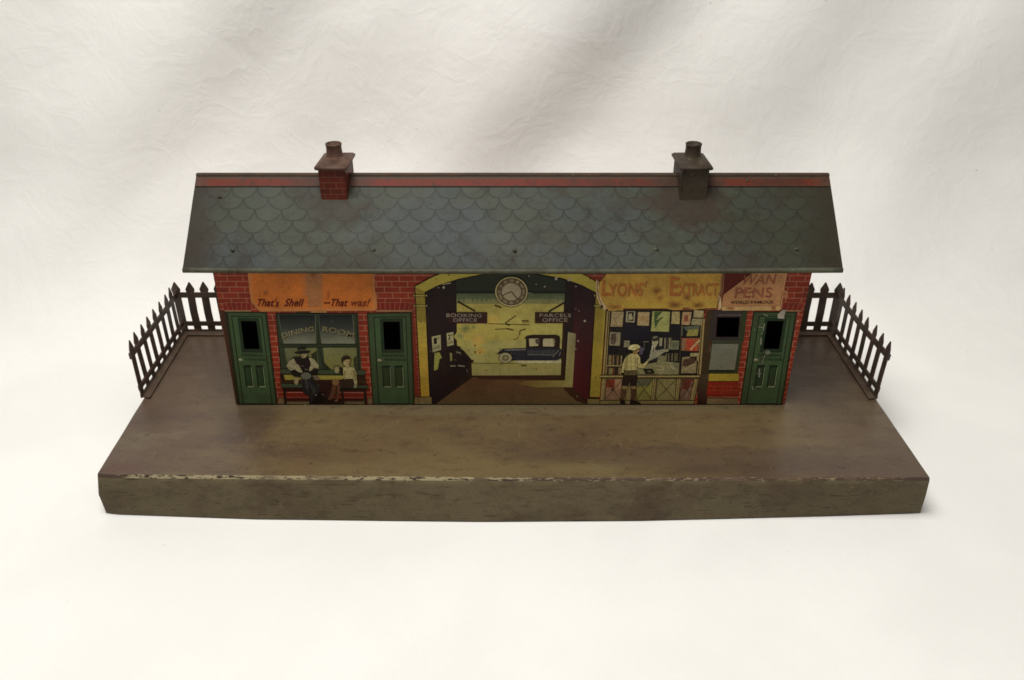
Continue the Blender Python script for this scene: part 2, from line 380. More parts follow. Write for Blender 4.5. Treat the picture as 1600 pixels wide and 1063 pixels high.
# platform
def interp(tab, x):
    for (a, b), (c, d) in zip(tab, tab[1:]):
        if x <= c: return b+(d-b)*(x-a)/(c-a)
    return tab[-1][1]
def platform():
    N = 64
    top = [(152, 741), (160, 742.5), (400, 744.5), (800, 747.5), (1200, 747), (1453, 747)]
    bot = [(166, 801.5), (172, 803), (400, 811), (750, 815), (1000, 813.5), (1300, 806), (1438, 801.5)]
    back = 519
    bm = bmesh.new(); rows = []; be = bmesh.new(); erows = []; bf = bmesh.new(); frows = []
    for i in range(N+1):
        t = i/N; xt = 152+(1453-152)*t; xb = 166+(1438-166)*t; yt = interp(top, xt); yb = interp(bot, xb)
        a = Vector(onZ(xt, yt, H)); b = Vector(onZ(xb, yb, .0)); w = .0006
        n0 = Vector((a.x, a.y+w, H)); jog = .0003*noise.noise(Vector((a.x*60, 0, 0)))
        n1 = Vector((a.x, a.y+jog*.5, H-.0006+jog)); n2 = Vector((a.x, a.y-.0004, H-.0016))
        n3 = a.lerp(b, .5)+Vector((0, -.0006, 0)); n3.z = H*.5; n3.x -= .0014*math.exp(-t*160)
        bk = Vector(onZ(289+(1296-289)*t, back, H)); rows.append([bm.verts.new(n0.lerp(bk, k/14)+Vector((0, 0, .0004*noise.noise(Vector((n0.x*14, k*.5, 0))) if 0 < k < 14 else 0))) for k in range(15)])
        erows.append([be.verts.new(p) for p in (n0, n1, n2)])
        frows.append([bf.verts.new(p) for p in (n2, n3, b)])
    def grid(bmx, rs):
        for r, q in zip(rs, rs[1:]):
            for k in range(len(r)-1): bmx.faces.new([r[k], q[k], q[k+1], r[k+1]])
    grid(bm, rows); grid(be, erows); grid(bf, frows)
    # ends and back turned down to the sheet
    L, Rr = rows[0], rows[-1]
    for side, e in ((L, -1), (Rr, 1)):
        lo = []
        for k, vtx in enumerate(side):
            z0 = 0; co = vtx.co; fb = frows[0 if e < 0 else -1][2].co
            lo.append(bm.verts.new((co.x-(.0012 if e > 0 else 0), max(co.y, fb.y), z0)))
        mid = [bm.verts.new(((a.co.x+b.co.x)/2+e*(.0015 if e < 0 else 0), a.co.y, H*.5)) for a, b in zip(side, lo)]
        for k in range(14):
            bm.faces.new([side[k], side[k+1], mid[k+1], mid[k]]); bm.faces.new([mid[k], mid[k+1], lo[k+1], lo[k]])
    bl = [bm.verts.new((r[-1].co.x, r[-1].co.y, 0)) for r in rows]
    for i in range(N): bm.faces.new([rows[i][-1], rows[i+1][-1], bl[i+1], bl[i]])
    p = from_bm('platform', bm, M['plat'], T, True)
    from_bm('front_panel', bf, M['front'], p, True)
    from_bm('edge_trim', be, M['edge'], p, True)
    for q in (p,): 
        md = q.modifiers.new('e', 'EDGE_SPLIT'); md.split_angle = math.radians(35)
    return p
platform()

# house shell ---------------------------------------------------------------
D1 = [(351, 487), (417, 488), (434, 632), (371, 632)]
D2 = [(573, 489), (643.6, 488), (648.5, 632), (582, 632)]
D3 = [(1177, 487), (1246, 487.5), (1222.5, 632), (1156, 632)]
def hole(q): m = quadmap(q); return [m(.35, .10), m(.72, .10), m(.72, .405), m(.35, .405)]
HW = [(1121, 496), (1156, 496), (1153.5, 527), (1118.5, 527)]
HOLES = [hole(D1), hole(D2), hole(D3), HW]
WT = [(331, 414), (1271.5, 414), (1224, 632.6), (369, 632.6)]
def wall_mesh(name, outer, holes, y, mat, par, th=.0005):
    loops = [[Vector(onY(*p, y)) for p in outer]]+[[Vector(onY(*p, y)) for p in h] for h in holes]
    tris = geometry.tessellate_polygon([[Vector((v.x, v.z, 0)) for v in l] for l in loops])
    flat = [v for l in loops for v in l]; bm = bmesh.new()
    a = [bm.verts.new(v) for v in flat]; b = [bm.verts.new(v+Vector((0, th, 0))) for v in flat]
    for t in tris: bm.faces.new([a[i] for i in t]); bm.faces.new([b[i] for i in t][::-1])
    k = 0
    for l in loops:
        n = len(l)
        for i in range(n): bm.faces.new([a[k+i], a[k+(i+1) % n], b[k+(i+1) % n], b[k+i]])
        k += n
    o = from_bm(name, bm, mat, par); o.data.materials.append(M['dark'])
    for p in o.data.polygons:
        if abs(p.normal.y) < .5 or p.center.y > y+th*.7: p.material_index = 1
    return o
FW = wall_mesh('front_wall', WT, HOLES, FY, M['brick'], T)
BYH = .1273
xl, xr = -.1562, .1566
for sx in (xl, xr):
    bm = bmesh.new(); prism(bm, [(sx, FY+.0006, H), (sx, BYH, H), (sx, BYH, EZ-.001), (sx, RY, RZ-.003), (sx, FY+.0006, EZ+.005)], (.0005 if sx < 0 else -.0005, 0, 0))
    from_bm('end_wall', bm, M['brick'], T)
bm = bmesh.new(); add_box(bm, (xl, BYH+.0001, H), (xr, BYH+.0006, EZ+.002)); from_bm('rear_wall', bm, M['brick'], T)

# roof ----------------------------------------------------------------------
def roof():
    sl = math.hypot(RY-EY, RZ-EZ); bm = bmesh.new(); uvl = bm.loops.layers.uv.new('UVMap'); nx, nv = 60, 10
    uvs = {}
    def vert(x, t, sgn):
        y = RY-sgn*(RY-EY)*t; z = RZ-(RZ-EZ)*t
        k = 1.
        z += .0004*noise.noise(Vector((x*22, t*2, sgn)))*math.sin(math.pi*t) + (-.0007*math.sin(math.pi*(x+EW)/(2*EW)) if t > .99 and sgn > 0 else 0)
        v = bm.verts.new((HC+x*k, y, z)); uvs[v] = (x/.01345, (t*sl-.0074)/.00672); return v
    g = {}
    for sgn in (1, -1):
        for i in range(nx+1):
            for j in range(nv+1):
                if j == 0 and sgn == -1: g[sgn, i, 0] = g[1, i, 0]; continue
                g[sgn, i, j] = vert(-EW+2*EW*i/nx, j/nv, sgn)
        for i in range(nx):
            for j in range(nv):
                f = bm.faces.new([g[sgn, i, j], g[sgn, i+1, j], g[sgn, i+1, j+1], g[sgn, i, j+1]])
                f.smooth = True
    for f in bm.faces:
        for l in f.loops: l[uvl].uv = uvs[l.vert]
    lipf = [g[1, i, nv].co.copy() for i in range(nx+1)]
    me = bpy.data.meshes.new('roof'); bmesh.ops.recalc_face_normals(bm, faces=bm.faces); bm.to_mesh(me); bm.free()
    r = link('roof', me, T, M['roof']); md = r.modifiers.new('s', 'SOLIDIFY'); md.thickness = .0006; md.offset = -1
    md2 = r.modifiers.new('e', 'EDGE_SPLIT'); md2.split_angle = math.radians(30)
    # folded lip along the eave
    for sgn in (1, -1):
        bm = bmesh.new(); prev = None
        for i in range(nx+1):
            c = lipf[i]; y = c.y if sgn > 0 else 2*RY-c.y
            ring = [bm.verts.new((c.x, y+sgn*d, c.z+e)) for d, e in ((.0006, .0006), (-.0006, .0001), (-.0010, -.0008), (-.0006, -.0019), (.0004, -.0019), (.0006, -.0006))]
            if prev:
                for k in range(6): bm.faces.new([prev[k], ring[k], ring[(k+1) % 6], prev[(k+1) % 6]])
            else: bm.faces.new(ring)
            prev = ring
        bm.faces.new(prev)
        from_bm('eave_lip', bm, M['eave'], r, True)
    # red ridge strips
    for sgn in (1, -1):
        bm = bmesh.new(); n = Vector((0, -sgn*(RZ-EZ), RY-EY)).normalized()
        a = [(HC-EW*.998, .0), (HC+EW*.998, .0), (HC+EW*.998, .128), (HC-EW*.998, .128)]
        pts = [Vector((x, RY-sgn*(RY-EY)*t, RZ-(RZ-EZ)*t))+n*.0003 for x, t in a]
        prism(bm, pts, n*.0003); from_bm('ridge_strip', bm, M['ridge'], r)
        for (ta, tb, hh) in ((-.008, .016, .0011), (.121, .130, .0005)):
            bm = bmesh.new(); a = [(HC-EW*.9985, ta), (HC+EW*.9985, ta), (HC+EW*.9985, tb), (HC-EW*.9985, tb)]
            pts = [Vector((x, RY-sgn*(RY-EY)*max(t, .001), RZ-(RZ-EZ)*t))+n*.0003 for x, t in a]
            prism(bm, pts, n*(hh-.0003)); from_bm('seam', bm, M['rim'], r)
    # folded tabs pushed through the roof
    nn = np.array([0, -(RZ-EZ), RY-EY]); nl = nn/np.linalg.norm(nn)
    for px, py in ((342, 308), (362, 391), (582, 391), (803, 392), (1024, 390), (1243, 390), (1165, 283)):
        d = ray(px, py); P = _C+d*(np.dot(nn, np.array([0, RY, RZ])-_C)/np.dot(nn, d)); P = Vector(P)
        bm = bmesh.new(); add_box(bm, (-.0015, -.0008, -.0006), (.0015, .0009, .0005), .0003)
        for v in bm.verts: v.co.z += .0006*v.co.x/.0015
        o = from_bm('tab', bm, M['eave'], r, True); o.location = P; o.rotation_euler = (math.atan2(RZ-EZ, RY-EY), 0, random.uniform(-.5, .5))
    return r
roof()

def chimney(cx, mst, mcap, label, rz):
    e = empty('chimney', (cx, RY, 0), T); e['label'] = label
    bm = bmesh.new(); w = .0070; y0, y1 = .0848-RY, .1074-RY
    add_box(bm, (-w, y0, RZ-.019), (w, y1, .1572), .0005); from_bm('stack', bm, mst, e)
    bm = bmesh.new(); W2 = w+.0013; a, b = y0-.0018, y1+.0018
    prof = [(W2, a, b, .1560), (W2+.0002, a-.0002, b+.0002, .1568), (W2-.0002, a+.0002, b-.0002, .1576), (.0055, a+.0045, b-.0045, .1589), (.0050, -.0050, .0050, .1598)]
    rings = []
    for ww, aa, bb, z in prof: rings.append([bm.verts.new(p) for p in ((-ww, aa, z), (ww, aa, z), (ww, bb, z), (-ww, bb, z))])
    bm.faces.new(rings[0]); bm.faces.new(rings[-1])
    for r, q in zip(rings, rings[1:]):
        for k in range(4): bm.faces.new([r[k], r[(k+1) % 4], q[(k+1) % 4], q[k]])
    bmesh.ops.bevel(bm, geom=[ed for ed in bm.edges if abs(ed.verts[0].co.z-ed.verts[1].co.z) > 1e-5], offset=.0007, segments=2, affect='EDGES')
    from_bm('cap', bm, mcap, e, True)
    bm = bmesh.new(); n = 28; prof = [(.0064, .1585), (.0050, .1594), (.0043, .1606), (.0040, .1630), (.0040, .1652), (.0042, .1655), (.0043, .1662), (.0040, .1665), (.0036, .1663), (.0035, .1600), (.0001, .1600)]
    rr = [[bm.verts.new((r*math.cos(2*math.pi*i/n), r*math.sin(2*math.pi*i/n), z)) for i in range(n)] for r, z in prof]
    for p, q in zip(rr, rr[1:]):
        for i in range(n): bm.faces.new([p[i], p[(i+1) % n], q[(i+1) % n], q[i]])
    from_bm('chimney_pot', bm, mcap, e, True)
    e.rotation_euler.z = rz
    return e
chimney(-.0925, M['stack'], M['cap'], 'left chimney with red brick stack and brown cap', -.01)
chimney(.0952, M['cap2'], M['cap2'], 'right chimney, grimy brown with no bricks showing', .02)

# fences --------------------------------------------------------------------
def fence(side):
    e = empty('fence', (side*.2146, .1506, H), T)
    e['label'] = 'dark brown picket fence around the %s back corner of the platform' % ('left' if side < 0 else 'right')
    o = e.location
    if side < 0:
        A = Vector(onZ(222, 622, H)); B = Vector(onZ(288.5, 519, H)); A.z = B.z = H
        frx = [.9, 0.15, 0, 0, 0, 0, 0, 0]
    else:
        A = Vector(onZ(1370, 624, H)); B = Vector(onZ(1297, 519, H)); A.z = B.z = H
        frx = [.5, .2, 0, 0, 0, 0, 0, 0]
    Hh = .0362; th = .0005
    def picket(P, ux, w, lean, seed, hh=Hh):   # P base centre, ux along fence, lean outward vector
        rs = random.Random(seed); bm = bmesh.new(); un = Vector((-ux.y, ux.x, 0))
        prof = [(-.42, 0), (-.42, .40), (-.42, .80), (-.50, .85), (-.47, .875), (-.06, 1.0), (.06, 1.0), (.47, .875), (.50, .85), (.42, .80), (.42, .40), (.42, 0)]
        bow = rs.uniform(-.0006, .0006)
        pts = []
        for a, t in prof:
            q = P+ux*(a*w+bow*math.sin(t*math.pi))+lean*(t**1.3)+Vector((0, 0, hh*t)); pts.append(q-o)
        prism(bm, pts, un*th); return from_bm('picket', bm, M['fence'], e)
    def rail(P0, P1, t0, t1, l0, l1, name='rail'):
        ux = (P1-P0).normalized(); un = Vector((-ux.y, ux.x, 0)); bm = bmesh.new(); n = 8; pv = None
        for i in range(n+1):
            s = i/n; P = P0.lerp(P1, s); l = l0.lerp(l1, min(1, s*2.2))
            ring = [bm.verts.new(P+l*(t**1.3)+Vector((0, 0, Hh*t))+un*d-o) for t, d in ((t0, -.00025), (t1, -.00025), (t1, th+.00025), (t0, th+.00025))]
            if pv:
                for k in range(4): bm.faces.new([pv[k], ring[k], ring[(k+1) % 4], pv[(k+1) % 4]])
            else: bm.faces.new(ring)
            pv = ring
        bm.faces.new(pv); return from_bm(name, bm, M['fence'], e)
    d = B-A; ux = d.normalized(); L = d.length
    lean0 = Vector((side*(.0016 if side < 0 else .0028), .0015, 0)); lz = Vector((0, 0, 0))
    # side run
    for i in range(8):
        s = (i+.22)/8.0; P = A.lerp(B, s); ln = lean0.lerp(lz, min(1, s*2.2))
        picket(P, ux, .0054+.0003*math.sin(i*2.3), ln+Vector((random.uniform(-.0005, .0005), 0, 0))+Vector((side*-.0012*frx[i], 0, 0)), i+10*side)
    rail(A+ux*.0, B, .70, .80, lean0, lz); rail(A, B, .13, .215, lean0, lz); rail(A, B, .0, .05, lean0, lz, 'base_rail')
    # back run
    C2 = Vector((side*.1585, B.y, H)); d2 = C2-B; u2 = d2.normalized()
    for i in range(5): picket(B+u2*(.0002+i*.0091), u2, .0058, Vector((random.uniform(-.0003, .0003), random.uniform(-.0006, .0006), 0)), 40+i+10*side)
    rail(B, C2, .70, .80, lz, lz); rail(B, C2, .13, .215, lz, lz); rail(B, C2, .0, .05, lz, lz, 'base_rail')
    # flange folded flat on the platform
    bm = bmesh.new(); wf = .0052
    Ai = A+Vector((-side*wf, -.0012, 0)); Bi = B+Vector((-side*wf*.8, -.0062, 0)); Ci = C2+Vector((0, -.0062, 0))
    pts = [p+Vector((0, 0, .0002))-o for p in (A, Ai, Bi, Ci, C2, B)]
    prism(bm, pts, (0, 0, .0005))
    for v in bm.verts:
        if (v.co+o-Ai).length < .003 or (v.co+o-Bi).length < .003: v.co.z += .0005
    from_bm('base_flange', bm, M['flange'], e)
    return e
fence(-1); fence(1)

# ------------------------------------------------------------------ printed facade
GRN, GRND, BLK = (58, 76, 48), (24, 32, 18), (14, 14, 12)
def door(q, label, dark_left=False):
    m = quadmap(q); P = Print('door', T, m)
    hx0, hx1, hy0, hy1 = .35, .72, .10, .405
    def frame(x0, y0, x1, y1, col, k):      # ring around the opening
        P.poly([(x0, y0), (x1, y0), (x1, hy0), (x0, hy0)], col, k); P.poly([(x0, hy1), (x1, hy1), (x1, y1), (x0, y1)], col, k)
        P.poly([(x0, hy0), (hx0, hy0), (hx0, hy1), (x0, hy1)], col, k); P.poly([(hx1, hy0), (x1, hy0), (x1, hy1), (hx1, hy1)], col, k)
    frame(0, 0, 1, 1, (34, 34, 18), 3); frame(.03 if not dark_left else .07, .012, .955, .995, (54, 70, 44), 4)
    frame(.14, .045, .87, .995, GRND, 5); frame(.165, .055, .85, .99, GRN, 6)
    frame(.28, .065, .79, .44, (30, 44, 28), 7)
    P.line([(.27, .445), (.80, .445)], .008, (66, 80, 56), 8)
    for a, b in ((.27, .455), (.56, .745)):
        P.rect(a, .585, b, .81, (22, 34, 20), 8); P.rect(a+.03, .60, b-.03, .80, (40, 54, 32), 9)
        P.line([(b, .60), (b, .81), (a+.04, .81)], .012, (124, 132, 98), 10)
        P.line([(a, .585), (b, .585)], .010, (16, 22, 14), 10)
    o = P.build(label)
    K = Print('knob', o, m); K.ell(.225, .52, .055, .017, (112, 112, 84), 10); K.ell(.215, .516, .025, .008, (164, 160, 130), 11); K.build()
    L = Print('lettering', o, m)
    L.text('GENERAL', [(.26, .455), (.82, .46), (.82, .485), (.26, .48)], (26, 38, 24), 9, .01)
    L.text('WAITING ROOM', [(.33, .50), (.82, .505), (.82, .53), (.33, .525)], (26, 38, 24), 9, .01); L.build()
    return o
door(D1, 'leftmost green door with dark brown left jamb', True)
door(D2, 'green door between dining window and archway')
d3 = door(D3, 'right green door with scratched paint')
S = Print('scratch', d3, c7)
for pts, w in (([(625, 205), (680, 215)], 9), ([(695, 170), (680, 250)], 9), ([(672, 262), (664, 285)], 10), ([(660, 320), (655, 390)], 16), ([(680, 75), (730, 92)], 9), ([(695, 500), (668, 590)], 9), ([(640, 640), (640, 730)], 14), ([(565, 820), (572, 860)], 12), ([(592, 230), (594, 250)], 6), ([(612, 690), (660, 690)], 7)):
    S.line(pts, w, (120, 122, 104), 12)
S.poly([(830, 78), (880, 30), (920, 28), (900, 90), (898, 122), (832, 118)], (150, 142, 128), 12)
S.blob(728, 470, 38, 30, (122, 122, 104), (60, 72, 48), 12); S.build('pale bare metal scratches')

# plinth strips and side bricks darker tones
Pl = Print('plinth', T)
for a, b in ((435, 441.5), (442, 486), (535, 571), (575, 581), (648, 655), (926, 934), (1104, 1153)):
    Pl.rect(a, 622.5, b, 632, (112, 92, 62), 2); Pl.line([(a, 622.3), (b, 622.3)], .9, (26, 18, 10), 2.3)
Pl.line([(371, 632.2), (1223, 632.2)], 1.3, (22, 16, 8), 14); Pl.build()
# flat brick arches over the doors, window jamb outlines
for x0, x1, cx, f in ((350, 392, 383, .10), (588, 645, 610, .10), (1222, 1252, 1210, .12)):
    y0, y1 = 473, 485; Vs = Print('brick_arch', FW)
    Vs.poly([(x0, y0), (x1, y0), (x1, y1+2), (x0, y1+2)], (112, 36, 26), 1)
    n = int((x1-x0)/6.5)
    for i in range(n+1):
        x = x0+(x1-x0)*i/n; Vs.line([(x+(x-cx)*.16, y0), (x, y1)], .8, (150, 88, 66), 1.4)
    Vs.line([(x0, y0), (x1, y0)], .8, (150, 88, 66), 1.7); Vs.line([(x0, y1+1), (x1, y1+1)], 1.6, (150, 120, 84), 1.7)
    Vs.build()
Jm = Print('dark_jamb', FW); Jm.poly([(344, 486), (352, 486), (372, 632.4), (369.2, 632.4)], (58, 36, 24), 2.6); Jm.build()

# orange poster -----------------------------------------------------------
def tint(c, f): return tuple(v*f for v in c)
OR = (184, 104, 44)
P = Print('orange_billboard', T, c1)
out = [(305, 30), (1225, 30), (1228, 200), (1240, 250), (1245, 335), (1222, 350), (400, 356), (380, 335), (335, 285), (322, 200)]
P.poly(out, (176, 112, 62), 3)
P.poly([(335, 34), (1205, 34), (1208, 240), (1215, 340), (408, 346), (388, 322), (350, 275), (340, 190)], OR, 4)
P.rect(345, 36, 735, 110, [(150, 88, 38), (150, 88, 38), OR, OR], 5)  # eave shade painted into the orange, fading downwards
P.poly([(700, 36), (745, 36), (745, 250), (700, 250)], [OR, (150, 100, 62), (150, 100, 62), OR], 5.2)
P.poly([(745, 36), (830, 36), (835, 340), (745, 340)], [(150, 100, 62), (142, 98, 62), (158, 104, 62), (154, 100, 60)], 5.3)
P.poly([(830, 36), (860, 36), (860, 340), (835, 340)], [(142, 98, 62), OR, OR, (158, 104, 62)], 5.4)
P.poly([(860, 36), (1205, 36), (1205, 110), (860, 110)], [(150, 88, 38), (150, 88, 38), OR, OR], 5)  # right half of the painted eave shade
P.poly([(395, 325), (1212, 325), (1212, 346), (408, 346)], [OR, OR, (172, 116, 70), (172, 116, 70)], 5.5)
P.blob(440, 222, 26, 26, (134, 72, 32), OR, 5.6); P.blob(780, 82, 40, 40, (120, 70, 38), (150, 100, 62), 5.6); P.blob(892, 240, 14, 45, (140, 70, 34), OR, 5.6); P.blob(550, 180, 30, 12, (160, 86, 36), OR, 5.6)
P.line([(650, 361), (765, 361)], 7, (60, 48, 28), 6); P.line([(765, 359), (880, 359)], 7, (170, 130, 80), 6)
bb = P.build('rust-stained orange poster over the dining window')
L = Print('lettering', bb, c1); RD = (86, 22, 18)
L.text("That's", [(383, 262), (538, 264), (538, 322), (378, 318)], RD, 7, .028, .30)
L.text('Shell', [(578, 262), (718, 264), (716, 320), (572, 320)], RD, 7, .028, .30)
L.text('—', [(862, 290), (905, 290), (905, 299), (862, 299)], RD, 7)
L.text('That', [(915, 264), (1034, 266), (1032, 320), (910, 318)], RD, 7, .028, .30)
L.text('was!', [(1056, 264), (1196, 264), (1190, 320), (1056, 318)], (110, 44, 26), 7, .022, .30); L.build()

# dining room window -------------------------------------------------------
P = Print('dining_room_window', T, cA); FR = (46, 54, 36)
P.poly([(42, 35), (918, 35), (960, 640), (95, 640)], FR, 3)
P.line([(42, 35), (95, 640)], 10, BLK, 4); P.line([(42, 35), (918, 35)], 9, BLK, 4.2); P.line([(905, 35), (935, 640)], 8, BLK, 4)
NV, PG = (20, 22, 24), (112, 112, 92)
for q in ([(70, 52), (462, 52), (472, 200), (472, 357), (122, 357), (95, 200)], [(500, 52), (865, 52), (880, 200), (888, 357), (530, 357), (512, 200)]):
    a, b, c, d, e, f = q; md = (50, 54, 48)
    P.poly([a, b, c, f], [NV, NV, md, md], 5); P.poly([f, c, d, e], [md, md, PG, PG], 5)
    P.line([a, f, e], 7, (72, 82, 66), 6); P.line([d, b], 6, (92, 98, 78), 6)
OL = (104, 104, 66); OY = (112, 106, 50)
P.poly([(132, 402), (480, 402), (505, 640), (170, 640)], [(92, 94, 66), OL, OY, (86, 86, 60)], 5)
P.poly([(545, 400), (902, 400), (925, 640), (572, 640)], [OL, (98, 100, 62), (106, 104, 56), OY], 5)
P.poly([(420, 470), (480, 430), (500, 640), (440, 640)], (44, 46, 26), 6); P.poly([(870, 520), (908, 480), (925, 640), (880, 640)], (50, 50, 30), 6)
for x0, y0, x1, y1 in ((88, 362, 915, 364), (98, 396, 920, 394)): P.line([(x0, y0), (x1, y1)], 6, BLK, 7)
P.line([(495, 55), (500, 355)], 4, BLK, 7); P.line([(505, 400), (560, 640)], 5, BLK, 7)
P.poly([(560, 560), (600, 600), (640, 640), (560, 640)], (40, 40, 24), 6)
win = P.build('green framed window with four panes')
L = Print('lettering', win, cA)
def arc(x0, x1, ya, yb, h, bulge):
    def fn(s, t):
        x = x0+(x1-x0)*s; y = ya+(yb-ya)*s-bulge*4*s*(1-s); sl = ((yb-ya)-bulge*4*(1-2*s))/(x1-x0)
        return (x-sl*h*(t-1)*.9, y+h*(t-1))
    return fn
for dx, dy, cc, k in ((5, 6, (58, 40, 18), 8), (0, 0, (146, 140, 104), 9)):
    L.text('DINING', None, cc, k, .012, 0, arc(118+dx, 448+dx, 305+dy, 226+dy, 52, 12)); L.text('ROOM', None, cc, k, .012, 0, arc(540+dx, 866+dx, 226+dy, 300+dy, 54, 10))
for dx, dy, cc, k in ((1, 1, (74, 62, 34), 10),):
    L.text('DINING', None, cc, k, -.022, 0, arc(124, 443, 300, 223, 43, 12)); L.text('ROOM', None, cc, k, -.022, 0, arc(545, 861, 222, 295, 45, 10))
L.build()
# bench ---------------------------------------------------------------------
P = Print('bench', T, cA)
P.poly([(85, 690), (1000, 690), (1000, 790), (95, 790)], (40, 22, 14), 6)
P.poly([(85, 625), (1000, 640), (1000, 700), (90, 685)], (20, 22, 16), 7); P.poly([(88, 632), (998, 645), (998, 692), (92, 678)], (56, 64, 44), 8)
P.poly([(125, 692), (765, 700), (765, 742), (140, 746)], (136, 124, 54), 8); P.rect(90, 750, 1010, 782, (52, 32, 18), 7.5)
P.poly([(95, 780), (1030, 800), (1035, 845), (100, 835)], (20, 22, 16), 9); P.poly([(98, 786), (1030, 806), (1030, 836), (104, 826)], (56, 64, 44), 10)
for x in (130, 400, 750, 992): P.line([(x, 840), (x+14, 1012)], 24, (26, 16, 12), 9)
P.rect(135, 846, 1000, 870, (34, 16, 12), 7); P.rect(160, 870, 985, 945, (104, 30, 22), 6.4); P.line([(160, 880), (985, 884)], 6, (168, 110, 88), 7); P.line([(160, 932), (985, 938)], 5, (150, 80, 62), 7)
P.rect(150, 948, 985, 972, (50, 14, 12), 6.6)
P.build('dark green bench with slatted back')
# seated lady -----------------------------------------------------------------
P = Print('person', T, cA, 1.1); SK = (150, 138, 98); FUR = (164, 154, 116)
P.poly([(225, 500), (160, 560), (180, 640), (215, 690), (300, 700), (400, 690), (490, 640), (495, 590), (430, 510), (370, 490)], (40, 34, 26), 11)
P.poly([(235, 515), (180, 545), (155, 600), (200, 650), (240, 630), (300, 672), (330, 665), (300, 600), (250, 560)], FUR, 12)
P.poly([(395, 505), (450, 525), (498, 590), (490, 625), (450, 615), (402, 665), (398, 620), (418, 575)], FUR, 12)
P.poly([(245, 520), (395, 520), (415, 575), (395, 640), (320, 650), (285, 585)], (34, 24, 22), 13)
P.poly([(215, 650), (330, 670), (450, 640), (495, 640), (490, 680), (420, 700), (310, 720), (220, 705)], (30, 26, 24), 13)
P.line([(300, 600), (345, 596)], 5, (104, 96, 76), 14); P.line([(350, 632), (385, 636)], 6, (130, 124, 96), 14)
P.poly([(240, 715), (285, 730), (278, 790), (262, 803), (238, 780)], SK, 13)
P.ell(365, 705, 56, 38, (100, 98, 82), 14); P.poly([(310, 720), (430, 700), (470, 780), (520, 860), (480, 900), (420, 1005), (405, 920), (330, 880), (320, 790)], (36, 34, 34), 13)
P.line([(400, 760), (450, 900)], 5, (84, 82, 74), 14); P.line([(350, 800), (385, 870)], 4, (66, 64, 58), 14); P.poly([(430, 705), (490, 700), (520, 745), (470, 750)], (110, 96, 78), 13.5)
P.poly([(400, 900), (500, 880), (560, 870), (590, 900), (560, 1005), (400, 1005)], (20, 12, 12), 12); P.ell(470, 908, 12, 8, (110, 102, 88), 14); P.line([(530, 895), (565, 910)], 8, (110, 84, 66), 14)
P.ell(338, 470, 34, 44, SK, 14); P.line([(318, 468), (330, 466)], 4, (60, 46, 32), 15); P.line([(346, 466), (358, 468)], 4, (60, 46, 32), 15); P.line([(330, 494), (346, 494)], 4, (110, 50, 40), 15)
P.ell(325, 450, 88, 17, (30, 28, 20), 15.5, rot=-.06); P.ell(318, 418, 48, 28, (34, 32, 24), 15.6); P.line([(275, 428), (365, 424)], 9, (96, 92, 66), 15.8)
for a, b, c_ in (((175, 560), (215, 640), (120, 110, 80)), ((200, 545), (250, 600), (132, 122, 90)), ((245, 545), (300, 650), (128, 118, 86)), ((425, 530), (470, 575), (126, 116, 84)), ((410, 600), (450, 585), (120, 110, 78)), ((450, 600), (485, 605), (132, 120, 88))): P.line([a, b], 6, c_, 14.5)
P.poly([(305, 470), (318, 448), (322, 500), (312, 500)], (110, 94, 62), 15.2); P.poly([(345, 735), (375, 745), (395, 820), (370, 860)], (60, 60, 58), 14.6); P.poly([(430, 800), (450, 810), (470, 870), (455, 885)], (58, 56, 54), 14.6)
P.build('seated woman in a wide dark hat and pale fur stole')
# seated boy ------------------------------------------------------------------
P = Print('person', T, cA, 1.1)
P.poly([(760, 615), (805, 605), (880, 615), (905, 680), (912, 760), (905, 828), (880, 828), (876, 760), (770, 765), (765, 690)], (176, 164, 112), 12)
P.poly([(680, 600), (720, 600), (760, 620), (760, 690), (712, 660), (675, 640)], (40, 34, 22), 11.5); P.ell(695, 640, 26, 34, SK, 12.5); P.ell(690, 605, 42, 16, (104, 92, 56), 12.2)
P.ell(893, 812, 15, 22, SK, 13); P.line([(800, 625), (822, 690)], 4, (120, 104, 66), 13); P.line([(880, 650), (886, 750)], 4, (96, 82, 52), 13)
P.poly([(755, 735), (870, 735), (885, 800), (850, 835), (740, 830), (705, 770)], (54, 38, 30), 12.6)
P.ell(682, 770, 38, 34, (132, 100, 62), 13); P.poly([(650, 770), (712, 780), (690, 860), (640, 960), (600, 960), (640, 850)], (96, 60, 42), 12.4)
P.poly([(690, 790), (725, 800), (725, 880), (705, 980), (670, 980), (690, 880)], (110, 70, 50), 12.8)
P.poly([(590, 940), (730, 960), (750, 1005), (560, 1005)], (34, 16, 14), 12.2); P.poly([(500, 760), (650, 770), (640, 860), (600, 940), (500, 940)], (48, 24, 20), 11.6)
P.poly([(780, 560), (835, 560), (830, 605), (812, 622), (790, 605)], SK, 13.5); P.ell(800, 548, 40, 48, (170, 150, 104), 14)
P.poly([(745, 560), (742, 515), (770, 487), (812, 485), (842, 510), (845, 545), (830, 525), (790, 530), (765, 545), (762, 570)], (46, 36, 20), 15)
P.ell(786, 548, 5, 4, (40, 30, 18), 15.5); P.ell(814, 548, 5, 4, (40, 30, 18), 15.5); P.line([(790, 578), (812, 578)], 4, (110, 50, 40), 15.5)
P.poly([(835, 520), (845, 545), (832, 590), (815, 600), (826, 560)], (122, 100, 62), 15.3); P.poly([(860, 640), (905, 660), (910, 740), (885, 750), (872, 700)], (140, 128, 84), 13.3); P.poly([(770, 640), (790, 660), (785, 740), (772, 745)], (134, 120, 78), 13.3); P.poly([(690, 800), (704, 810), (690, 960), (678, 960)], (66, 40, 28), 13.4)
P.build('boy in a cream shirt and dark shorts sitting on the bench')

# archway ---------------------------------------------------------------------
YL, YD = (158, 144, 62), (128, 112, 44)
A = Print('archway', T, c2)
